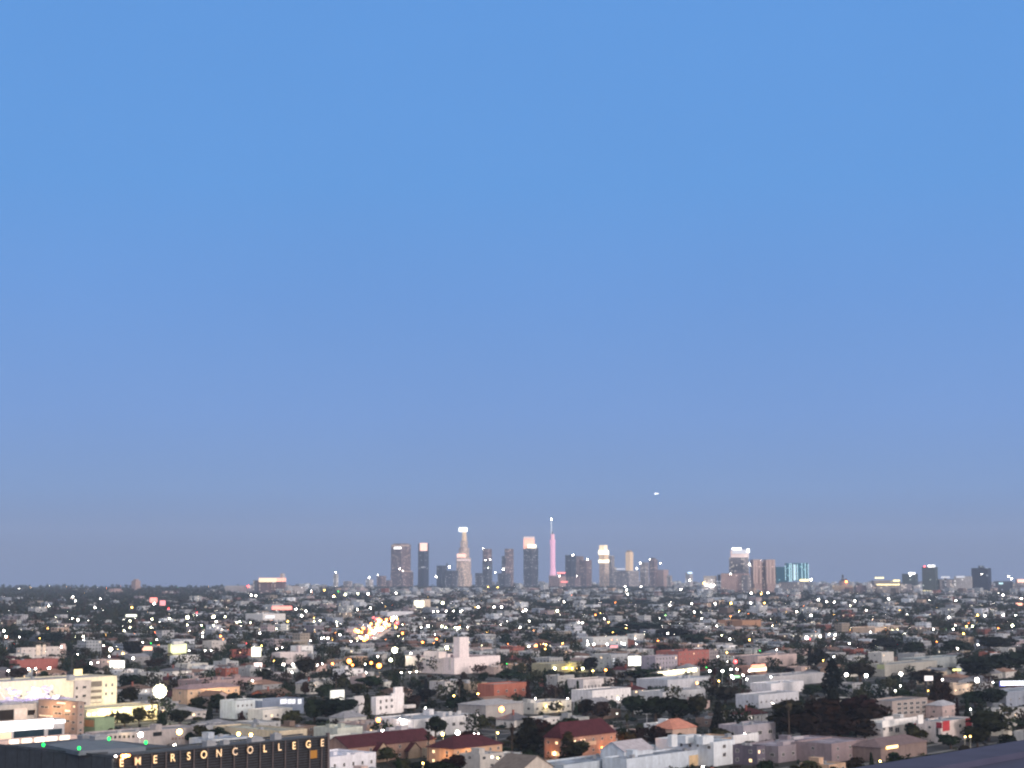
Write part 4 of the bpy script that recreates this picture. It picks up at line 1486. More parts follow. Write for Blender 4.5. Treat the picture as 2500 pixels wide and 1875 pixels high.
glow_light(b.root, (-4, b.W * .55, 4), (1, .72, .3), 3500, .5)
b = B('blue_grey_roof', 'low blue grey roof with vents just above the golden letters', 'blue grey vent roof', 'building', 500, 516, 660, 1806, 6, BLUEG, rc=(.26, .31, .40), units=6, depth=15, par=.4, win=(0, 0, 0))
b = B('pale_shop', 'pale green grey shop block beside the last golden letter', 'pale green shop', 'shop', 808, 824, 886, 1778, 7, (.52, .54, .48), rc=(.42, .46, .43), depth=16, units=2)
b = B('white_shop', 'small white shed with a dark roof rim beside the pale shop', None, 'shop', 790, 806, 890, 1800, 5.5, (.58, .58, .54), rc=(.4, .42, .4), depth=9)

b = B('studio_building', 'large pink white studio with square tower and grey side wall', 'pink studio', 'studio', 990, 1109, 1221, 1606, 13, (.80, .71, .70), bottom=.92, rc=(.25, .17, .17), units=4, win=(0, 0, 0))
upper(b, 'tower', 8, 1107, 1122, 1145, 1556, 12.3)
upper(b, 'upper_block', 26, 1034, 1080, 1090, 1591, 12.3)
upper(b, 'small_upper_block', 12, 1064, 1071, 1089, 1592, 12.3, (.78, .68, .64))  # smaller block in a slightly warmer stucco
b.wins('L', [(1030, 1607, 1039, 1613), (1040, 1609, 1048, 1616), (1050, 1604, 1056, 1608), (1012, 1612, 1024, 1620), (1040, 1620, 1050, 1626)])
b.panel('pilaster', 'L', 1096, 1605, 1101, 1636, plain('pilaster', (.6, .55, .53), .9), .2)
b.panel('garage_door', 'R', 1160, 1628, 1172, 1638, plain('pinkdoor', (.62, .5, .48), .8), .15)
for x in (1178, 1184, 1190, 1196):
    b.panel('pilaster', 'R', x, 1628, x + 1.3, 1637, plain('pinkdoor', (.62, .5, .48), .8), .2)
tw_ = b.root
for (x, y) in ((1128, 1585), (1138, 1584), (1132, 1563)):
    pass
b = B('white_stepped_building', 'white two storey house with six windows and stepped tower wall', 'white stepped house', 'apartment block', 906, 918, 986, 1702, 10, (.82, .78, .78), bottom=.9, rc=RMID, units=1, win=(0, 0, 0))
b.wins('R', [(927, 1709, 932, 1718), (941, 1707, 946, 1714), (954, 1706, 959, 1713), (927, 1724, 932, 1733), (941, 1723, 946, 1730), (954, 1721, 959, 1728)])
upper(b, 'stepped_tower', .05, 960, 964, 984, 1678, 9.2)
upper(b, 'stepped_shoulder', .08, 954, 957, 987, 1693, 9.2)
b.panel('porch', 'R', 984, 1721, 1006, 1727, plain('porch_white', (.7, .66, .65), .9), 3)
b = B('grey_apartment', 'grey white apartment block with lit white roof hut', 'grey hut block', 'apartment block', 846, 876, 890, 1706, 10, (.58, .56, .56), rc=RMID, win=(2, 1, 3))
upper(b, 'lit_roof_hut', 6, 806, 812, 841, 1686, 9.2, mat=emit('hut_glow', (1, .98, .85), .85))
upper(b, 'parapet_block', .1, 862, 866, 888, 1700, 9.2)
b = B('white_factory', 'long white flat roofed works with roof ducts', 'long white works', 'warehouse', 990, 1010, 1168, 1757, 9, (.66, .65, .66), rc=(.30, .33, .38), units=7, depth=26)
b.wins('R', [(1104, 1764, 1112, 1772), (1121, 1762, 1130, 1770)])
b.panel('white_panel', 'R', 1054, 1757, 1084, 1779, plain('panel_white', (.75, .74, .74), .8), .15)
upper(b, 'roof_duct', 10, 1094, 1096, 1104, 1737, 8.3, (.5, .5, .5))
upper(b, 'roof_duct', 10, 1115, 1117, 1126, 1736, 8.3, (.5, .5, .5))
b = B('white_garage', 'small brilliant white block in front of the long white works', 'small white block', 'building', 970, 976, 1028, 1766, 6.5, (.80, .76, .74), rc=RLIGHT, depth=14)
b = B('tan_roof_block', 'flat tan grey block with pale edge left of the small white block', 'tan grey block', 'building', 885, 896, 972, 1768, 6, (.40, .33, .31), rc=(.33, .28, .27), depth=20)
b = B('grey_duct_building', 'grey building crowded with roof ducts above the long red roofs', 'grey ducted block', 'building', 925, 938, 1042, 1790, 7, (.42, .41, .43), rc=(.20, .21, .25), units=9, depth=14)
RR = (.052, .014, .019)
b = B('tiled_house', 'long dark red tiled roof house with two pale gables', 'long red roofs', 'house', 838, 850, 1062, 1826, 7, (.30, .19, .15), 'gable', RR, rise=4.4, depth=15, along='x', win=(2, 6, 1))
for x in (918, 996):
    q = upper(b, 'gable_wing', -2.6, x, x + 2, x + 32, 1832, 0, (.36, .27, .20))
    L_, W_, _z0, z1_ = q['_dims']
    gmm = MB()
    gmm.face([(0, -.02, z1_), (L_, -.02, z1_), (L_ / 2, -.02, z1_ + 3)])
    link('gable', gmm.mesh('gable', STUCCO), b.root, q.location, col=(.36, .27, .20))
    gm2 = MB()
    for s_ in ((-.4, L_ / 2), (L_ + .4, L_ / 2)):
        e_ = [(s_[0], -.4, z1_ - .3), (s_[1], -.4, z1_ + 3.12), (s_[1], 6, z1_ + 3.12), (s_[0], 6, z1_ - .3)]
        gm2.face(e_).face([(x_, y_, z_ - .15) for x_, y_, z_ in reversed(e_)])
    link('roof', gm2.mesh('roof', TILES), b.root, q.location, col=RR)
glow_light(b.root, (b.L * .80, -4.5, 3), (1, .62, .28), 2600, .4)
b = B('tiled_apartment', 'wide red hip roofed house with orange lit tan walls', 'wide red hip house', 'house', 1080, 1108, 1226, 1828, 7.5, (.46, .30, .20), 'hip', RR, rise=4.2, depth=15, win=(2, 6, 2), lit=.3)
b.panel('balcony', 'R', 1140, 1846, 1215, 1853, plain('balcony_tan', (.52, .38, .27), .9), 1.2)
glow_light(b.root, (b.L * .25, -4, 4), (1, .52, .2), 2600, .4)
glow_light(b.root, (b.L * .8, -4, 2.5), (1, .50, .18), 3600, .4)
glow_light(b.root, (-4, 4, 4), (1, .52, .22), 1800, .4)
b = B('hip_roof_house', 'tall house under large dark red hip roof with orange floodlit walls', 'red hip roof hall', 'house', 1329, 1369, 1503, 1802, 9, (.30, .19, .15), 'hip', RR, rise=6.2, win=(2, 6, 2), lit=.35, bottom=.95)
b.panel('balcony', 'R', 1418, 1812, 1450, 1817, plain('balcony_tan', (.52, .38, .27), .9), 1.2)
for (lx, ly, lz, wt) in ((b.L * .35, -4, 4, 2600), (b.L * .75, -4, 3, 5200), (b.L * .97, -4, 4, 4200), (-3.5, b.W * .5, 3.5, 2800)):
    glow_light(b.root, (lx, ly, lz), (1, .34, .09), wt * .38, .4)
for x, y, code in ((1467, 1825, 'O'), (1489, 1823, 'O'), (1420, 1808, 'W')):
    t_, z_ = b.at('R', x, y)
    link('wall_lamp', _bulbs[code], b.root, (t_, -.5, z_), sc=(.42, .3, .42) if code == 'O' else (.25, .25, .25))
b.panel('lit_doorway', 'L', 1347, 1834, 1366, 1846, emit('doorway_gold', (1, .62, .22), 1.2), .12)
b = B('shingle_house', 'dark shingled gable house with pale gable ends at the bottom edge', 'dark shingled gable', 'house', 1232, 1270, 1350, 1882, 6, (.48, .43, .38), 'gable', (.13, .11, .10), rise=5, along='y', depth=14)
b = B('white_gable_building', 'blue white building with twin gables beside flat roofs', 'blue white gables', 'building', 1502, 1524, 1594, 1835, 8, (.52, .57, .63), 'gable', (.32, .30, .33), rise=3.6, along='x', depth=12, win=(1, 3, 1))
b = B('blue_flat_building', 'long blue white flat roofed building along the bottom edge', 'long blue flat roof', 'building', 1508, 1530, 1720, 1853, 6.5, (.50, .56, .63), rc=(.26, .29, .35), depth=12, units=4, win=(0, 0, 0))
b.panel('peach_end', 'R', 1682, 1845, 1734, 1868, plain('peach_wall', (.62, .46, .28), .9), .15)
b = B('blue_roof_block', 'lower blue grey roofs cut by the bottom edge', 'lower blue roofs', 'building', 1340, 1376, 1690, 1868, 5, (.40, .46, .52), rc=(.25, .29, .36), depth=16, units=6)
b = B('white_flat_building', 'white flat roofed building with a roof box in the bottom row', 'white roof box building', 'building', 760, 806, 918, 1848, 7, (.68, .68, .73), rc=(.44, .46, .56), units=3, depth=22)
upper(b, 'roof_box', 4, 855, 867, 889, 1838, 6.3, (.66, .62, .64))
b = B('modern_apartment', 'white stepped three storey apartments with small square windows', 'white stepped apartments', 'apartment block', 1600, 1742, 1794, 1812, 10, (.60, .64, .68), rc=(.33, .38, .46), units=5, bottom=.95, win=(0, 0, 0))
b.wins('L', [(1660, 1814, 1667, 1823), (1681, 1816, 1688, 1824), (1701, 1815, 1706, 1824), (1727, 1820, 1735, 1829)])
b.wins('R', [(1764, 1818, 1772, 1826), (1764, 1838, 1772, 1847)])
upper(b, 'upper_block', 6, 1630, 1640, 1654, 1795, 9.2)
upper(b, 'upper_block', 10, 1650, 1674, 1694, 1797, 9.2)
upper(b, 'upper_block', 2, 1700, 1716, 1742, 1799, 9.2)
upper(b, 'white_wing', 14, 1786, 1791, 1852, 1796, 0, (.66, .66, .67))
b = B('purple_building', 'dark purple walled block beside the white stepped apartments', 'dark purple block', 'building', 1784, 1848, 1868, 1822, 8, (.12, .105, .135), rc=(.28, .25, .28), units=2)
mv = b = B('mauve_apartment', 'wide mauve grey apartment roofs stepping toward the bottom edge', 'mauve grey roofs', 'apartment block', 1850, 1900, 2060, 1822, 7, (.23, .20, .225), rc=(.30, .27, .32), units=5, depth=18)
for (ly, xl, xc, xr, yt, c_) in ((3, 1896, 1912, 1940, 1811, (.34, .30, .33)), (5, 1950, 1966, 2000, 1806, (.27, .23, .27)), (2, 2006, 2016, 2040, 1812, (.38, .34, .36)), (9, 1925, 1938, 1962, 1800, (.42, .40, .43))):
    upper(mv, 'roof_block', ly, xl, xc, xr, yt, 6.2, c_)
b = B('brick_gabled', 'tall mauve brick wall at the edge of the near rooftop', 'mauve brick block', 'building', 1990, 2030, 2119, 1816, 8, (.25, .195, .205), rc=(.26, .23, .27), win=(2, 3, 1), depth=18)
b = B('grey_flat_building', 'grey flat roofed building with dark window openings by the great rust tree', 'grey opening block', 'building', 1800, 1815, 1893, 1772, 8, (.34, .32, .36), rc=(.29, .29, .33), win=(1, 3, 1, 4, 2), units=2, depth=14)
b = B('terracotta_house', 'house with a bright terracotta hip roof among dark trees', 'terracotta roof house', 'house', 1630, 1642, 1700, 1780, 7, (.45, .32, .26), 'hip', (.38, .165, .12), rise=4, depth=12)
b = B('brick_flats', 'bright orange brick flats beside a tall dark cypress', 'orange brick flats', 'apartment block', 1198, 1206, 1288, 1671, 9, (.38, .135, .095), rc=(.3, .28, .28), win=(1, 4, 0, 2, 1.6), depth=14)
b = B('vaulted_hall', 'grey vaulted hall with a glowing amber lamp before it', 'grey vaulted hall', 'hall', 1172, 1186, 1278, 1722, 8, (.36, .34, .33), 'hip', (.29, .28, .29), rise=2.2, depth=20)
b = B('yellow_store', 'low store glowing yellow with a row of lamps under its eave', 'yellow lit store', 'shop', 1336, 1346, 1440, 1621, 8, (.34, .32, .22), rc=(.27, .28, .27), depth=20)
b.panel('lit_shopfront', 'R', 1372, 1628, 1390, 1634, emit('shop_yellow', (1, .75, .12), 1.6), .2)
for x, y, code in ((1353, 1632, 'G'), (1395, 1632, 'Y'), (1408, 1632, 'Y'), (1421, 1632, 'G'), (1381, 1631, 'Y')):
    t_, z_ = b.at('R', x, y)
    link('shop_lamp', _bulbs[code], b.root, (t_, -.6, z_), sc=(.8, .5, .8))
glow_light(b.root, (b.L * .5, -3, 5.5), (1, .8, .2), 2600, .5)
b = B('billboard_building', 'grey blocks of flats left of a brilliant white screen', 'grey screen flats', 'building', 1464, 1492, 1533, 1598, 14, (.36, .38, .41), rc=RMID, win=(3, 4, 3), depth=20)
b.panel('light_line', 'R', 1496, 1607, 1500, 1622, emit('office_white', (.9, .93, 1), 1.0), .15)
b = B('white_apartment', 'long white apartment row with ribs above the windowed white row', 'ribbed white row', 'apartment block', 1411, 1424, 1500, 1659, 10, (.62, .58, .57), rc=(.22, .17, .16), win=(1, 9, 1, 1.2, 2.4), depth=14)
b = B('white_motel', 'long white row of flats with one line of square windows', 'windowed white row', 'apartment block', 1430, 1446, 1540, 1686, 9, (.72, .70, .70), rc=RMID, win=(1, 7, 1, 1.5, 1.5), depth=16)
b = B('pale_apartment', 'pale grey flats beneath a row of bright lamps', 'lamp row flats', 'apartment block', 1444, 1448, 1532, 1557, 12, (.52, .54, .54), rc=RLIGHT, win=(2, 8, 0), depth=14)
b = B('yellow_motel', 'low white building with yellow lit porches', 'yellow porch row', 'building', 1294, 1304, 1395, 1716, 6.5, (.58, .56, .52), rc=(.33, .33, .36), depth=16, units=2)
for x in (1332, 1366):
    t_, z_ = b.at('R', x, 1724)
    link('porch_lamp', _bulbs['Y'], b.root, (t_, -.5, z_), sc=(.45, .4, .45))
    glow_light(b.root, (t_, -2.2, z_), (1, .72, .25), 900, .3)
b = B('strip_mall', 'long low row of brilliant yellow white shopfronts', 'bright shopfront row', 'shop', 1598, 1604, 1708, 1642, 7, (.5, .47, .42), rc=(.4, .4, .44), depth=14)
for k in range(8):
    x = 1606 + k * 12
    b.panel('lit_shopfront', 'R', x, 1641 - k * 1.5, x + 10.5, 1649 - k * 1.4, emit('shopfront_glow', (1, .90, .58), 3.2), .25)
glow_light(b.root, (b.L * .4, -5, 5), (1, .85, .5), 5000, .6)
b = B('purple_flats', 'narrow striped purple grey flats left of the brick block', 'striped purple flats', 'apartment block', 1588, 1600, 1654, 1602, 15, (.34, .31, .36), rc=RDARK, win=(4, 7, 1, 1.3, 2.2), depth=14, lit=.1)
b = B('brick_block', 'dark red brick block above the bright shopfront row', 'dark brick block', 'building', 1652, 1656, 1731, 1590, 17, (.34, .13, .115), rc=RDARK, units=3, depth=22)
b = B('pink_warehouse', 'long pale pink warehouse wall behind the orange store sign', 'pale pink warehouse', 'warehouse', 1840, 1850, 1945, 1602, 10, (.56, .44, .42), rc=RMID, depth=24)
b = B('orange_sign_store', 'store with a glowing orange fascia over white windows', 'orange fascia store', 'shop', 1826, 1832, 1872, 1627, 7.5, (.35, .2, .16), rc=RDARK, depth=14, win=(0, 0, 0))
b.panel('sign_fascia', 'R', 1834, 1623, 1867, 1631, emit('fascia_orange', (1, .22, .05), 1.7), .35)
b.panel('lit_shopfront', 'R', 1831, 1631, 1870, 1637, emit('shopfront_glow', (1, .90, .58), 3.2), .3)
b = B('white_long_roof', 'long bright white flat roof in the right middle', 'long bright white roof', 'warehouse', 1866, 1882, 1962, 1669, 7, (.70, .69, .72), rc=(.52, .53, .57), depth=16)
b = B('ribbed_white_building', 'white building with ribbed parapet by the great rust tree', 'ribbed parapet building', 'building', 1838, 1852, 1950, 1697, 8, (.52, .53, .57), rc=RLIGHT, win=(1, 8, 1, 1.4, 1.4), depth=16)
b = B('blue_flat_roof', 'wide pale blue flat roof below the bright shopfronts', 'pale blue flat roof', 'warehouse', 1604, 1630, 1738, 1660, 7.5, (.48, .49, .53), rc=(.36, .40, .45), depth=26, units=3)
b = B('white_flat_roof', 'white grey flat roof left of the dark palm', None, 'building', 1604, 1618, 1722, 1690, 6.5, (.50, .51, .53), rc=RLIGHT, depth=18, units=3)
b = B('grey_wide_roof', 'wide grey roof right of the twin dark palms', None, 'warehouse', 1860, 1880, 2012, 1652, 7.5, (.38, .38, .40), rc=(.32, .32, .34), depth=20, units=2)
b = B('green_wall_building', 'long building with a yellow green end wall', 'green ended building', 'building', 2140, 2160, 2288, 1623, 9, (.36, .35, .32), rc=(.28, .29, .29), depth=20)
b.panel('green_end', 'L', 2141, 1622, 2159, 1634, plain('lime_paint', (.42, .46, .25), .9), .1)
b = B('teal_grey_row', 'grey green flat roofs behind the green ended building', None, 'building', 2230, 2250, 2355, 1608, 9, (.30, .33, .34), rc=(.25, .29, .30), depth=20, units=2)
b = B('balcony_apartment', 'tan grey apartment block with three lines of balconies', 'balcony apartments', 'apartment block', 2164, 2178, 2264, 1712, 11, (.34, .29, .27), rc=RMID, depth=16, win=(0, 0, 0))
for j in range(3):
    b.wins('R', [(2190 + k * 15, 1716 + j * 11 - k, 2200 + k * 15, 1722 + j * 11 - k) for k in range(5)], 'd')
upper(b, 'lit_roof_hut', 6, 2228, 2230, 2246, 1706, 10.3, mat=emit('hut_glow', (1, .98, .85), .85))
b = B('red_accent_apartment', 'white apartments with dark red bays and small windows', 'white and red apartments', 'apartment block', 2146, 2156, 2242, 1765, 9, (.60, .56, .54), rc=(.66, .64, .62), depth=14, bottom=.95, win=(0, 0, 0))
b.wins('R', [(2156, 1777, 2161, 1783), (2169, 1775, 2180, 1786), (2184, 1776, 2196, 1788), (2206, 1777, 2211, 1783)])
b.panel('red_bay', 'R', 2213, 1768, 2241, 1791, plain('bay_red', (.33, .03, .045), .8), .5)
b.panel('roof_fascia', 'R', 2152, 1760, 2236, 1765, plain('fascia_white', (.8, .78, .76), .8), .5)
upper(b, 'roof_hut', 5, 2156, 2160, 2180, 1751, 8.3, (.74, .70, .68))
b = B('red_accent_apartment', 'pale apartments with three bright red corner panels', 'red cornered apartments', 'apartment block', 2236, 2296, 2378, 1762, 10, (.66, .58, .55), rc=(.30, .33, .36), units=3, bottom=.95, win=(0, 0, 0))
b.wins('R', [(2341, 1768, 2346, 1776), (2342, 1785, 2347, 1793), (2308, 1789, 2314, 1795)])
b.wins('L', [(2266, 1772, 2273, 1779), (2284, 1775, 2291, 1800)])
b.panel('red_panel', 'R', 2301, 1761, 2317, 1783, plain('panel_red', (.42, .05, .06), .8), .3)
b.panel('red_panel', 'R', 2357, 1754, 2371, 1775, plain('panel_red', (.42, .05, .06), .8), .3)
b.panel('red_panel', 'L', 2286, 1763, 2300, 1778, plain('panel_maroon', (.24, .03, .05), .8), .3)
upper(b, 'roof_box', 6, 2240, 2242, 2254, 1746, 9.3, (.8, .78, .76))
b = B('brown_roof_house', 'low dusty brown roof with a string of amber lights', 'dusty brown roof', 'house', 2126, 2150, 2262, 1825, 6, (.20, .15, .14), 'hip', (.13, .095, .10), rise=3, depth=14)
b.panel('light_string', 'R', 2160, 1822, 2188, 1825, emit('string_amber', (1, .60, .16), 3), .3, gap=.6)
b = B('pink_house', 'small pink walled house with grey roof beside the balcony apartments', 'small pink house', 'house', 2282, 2300, 2334, 1723, 7, (.52, .40, .38), 'hip', (.30, .30, .33), rise=2.4, depth=10, win=(1, 2, 1))
b = B('tan_lit_building', 'tan lit low building under a large white street lamp', 'tan lit building', 'building', 2312, 2328, 2376, 1673, 6.5, (.60, .47, .36), rc=RMID, depth=10)
b = B('cream_house', 'small cream house wall beside the large dark right hand tree', 'small cream house', 'house', 2442, 2450, 2470, 1768, 6, (.58, .54, .46), 'hip', (.2, .18, .18), rise=2, depth=9)
b = B('grey_blue_block', 'blue grey block under the blue and white sign', 'blue grey corner block', 'building', 2440, 2456, 2560, 1690, 9, (.24, .27, .33), rc=(.28, .31, .36), depth=16, win=(1, 5, 1))
# farther ones
b = B('lit_panel_building', 'tall box with a brilliant pale panel on its left side', 'pale panel box', 'building', 1010, 1037, 1051, 1466, 24, (.62, .52, .42), rc=RMID, depth=20, win=(0, 0, 0))
upper(b, 'side_wall', 1, 1034, 1037, 1051, 1463, 0, (.6, .5, .42))
b.panel('lit_panel', 'L', 1011, 1466, 1036, 1484, emit('panel_cream', (1, .90, .66), 1.9), .5)
b = B('white_roofline_hall', 'low hall with a long white roofline in the far middle', 'white roofline hall', 'hall', 940, 946, 1009, 1494, 12, (.62, .62, .66), rc=(.6, .6, .64), depth=30)
b = B('white_lit_hall', 'white lit hall beneath a long red neon sign', 'white lit hall', 'hall', 634, 642, 697, 1499, 16, (.66, .64, .62), rc=RLIGHT, depth=40)
b.panel('lit_sign', 'R', 648, 1503, 670, 1509, emit('office_white', (.9, .93, 1), 2.0), .5)
b = B('tan_lit_hall', 'wide peach lit low hall at far right', 'peach lit hall', 'hall', 2126, 2136, 2250, 1533, 10, (.60, .45, .34), rc=(.5, .4, .34), depth=40)
b.panel('light_strip', 'R', 2176, 1536, 2245, 1541, emit('shopfront_glow', (1, .90, .58), 2.4), .4)
b = B('brown_hall', 'rust brown gabled hall among far trees', 'rust brown hall', 'hall', 1790, 1812, 1858, 1515, 14, (.36, .21, .14), rc=(.3, .18, .12), depth=40)
b = B('far_white_block', 'small white blocks with roof lamps in the right middle distance', None, 'building', 1530, 1548, 1574, 1548, 12, (.62, .62, .60), rc=RLIGHT)

# ------------------------------------------------------------------ lit boards and screens
SCREEN = emit('screen_white', (1, .99, .86), 2.4)
board('lit_screen', 'large brilliant white screen facing the street', 1534, 1602, 1565, 1625, 6, SCREEN, 'screen', short='brilliant white screen', watts=1500, face='F')
board('lit_billboard', 'slanting white lit billboard above the cream block', 268, 1613, 304, 1631, 5, SCREEN, 'billboard', short='white left billboard', face='F')
board('lit_billboard', 'round white lit sign beside the dull red building', 614, 1580, 637, 1603, 6, emit('screen_warm', (1, .93, .66), 2.6), 'billboard', short='white round sign', face='F')
board('neon_sign', 'long red neon roof sign in two pieces', 664, 1480, 713, 1488.5, 14, emit('neon_red', (1, .11, .05), 2.2), 'sign', short='long red neon sign', face='F')
board('neon_sign', 'small pink and white sign above twin lamps', 620, 1618, 640, 1628, 6, emit('sign_pinkwhite', (1, .78, .72), 2.0), 'sign', face='F')
board('neon_sign', 'thin red sign over the pale grey flats', 1490, 1576, 1508, 1581, 14, emit('neon_pink', (1, .12, .16), 1.3), 'sign', face='F')
board('shop_sign', 'blue and white lit sign at the right edge', 2443, 1663, 2520, 1673, 6, emit('sign_bluewhite', (.86, .92, 1), 3.0), 'sign', short='blue white sign', face='F')
board('shop_sign', 'deep blue glowing sign end at the right', 2441, 1663, 2456, 1675, 6, emit('sign_deepblue', (.04, .08, 1), 1.7), 'sign', face='F', Y=1290)
board('neon_sign', 'red glowing sign high at the left skyline', 366, 1459, 384, 1471, 12, emit('neon_left', (1, .14, .08), 1.7), 'sign', short='red skyline sign', face='F')
board('neon_sign', 'pinkish red sign beside a white glowing one at the left skyline', 390, 1466, 404, 1478, 12, emit('neon_left2', (1, .08, .12), 1.1), 'sign', face='F')
board('lit_billboard', 'pale green white light bar above the ball field lamps', 307, 1500, 334, 1506, 16, emit('bar_greenwhite', (.95, 1, .75), 1.6), 'billboard', face='F')
board('shop_sign', 'yellow strip sign by the right dark trees', 2326, 1633, 2346, 1638, 6, emit('strip_lime', (1, .95, .3), 2.0), 'sign', face='F')
board('shop_sign', 'white block sign in front of the brown palm grove', 2257, 1650, 2278, 1662, 7, emit('sign_plainwhite', (1, .92, .88), .8), 'sign', face='F')
board('neon_sign', 'red and orange sign at the far right edge', 2480, 1472, 2496, 1478, 10, emit('neon_orange', (1, .34, .16), 2.0), 'sign', face='F')
board('shop_sign', 'orange lit sign with white edge left of the glowing green building', 347, 1578, 372, 1588, 7, emit('sign_orangewhite', (1, .44, .2), 1.5), 'sign', face='F')
board('shop_sign', 'small green lit sign among the street lamps', 1789, 1649, 1808, 1655, 6, emit('sign_green', (.25, .9, .35), 1.2), 'sign', face='F')

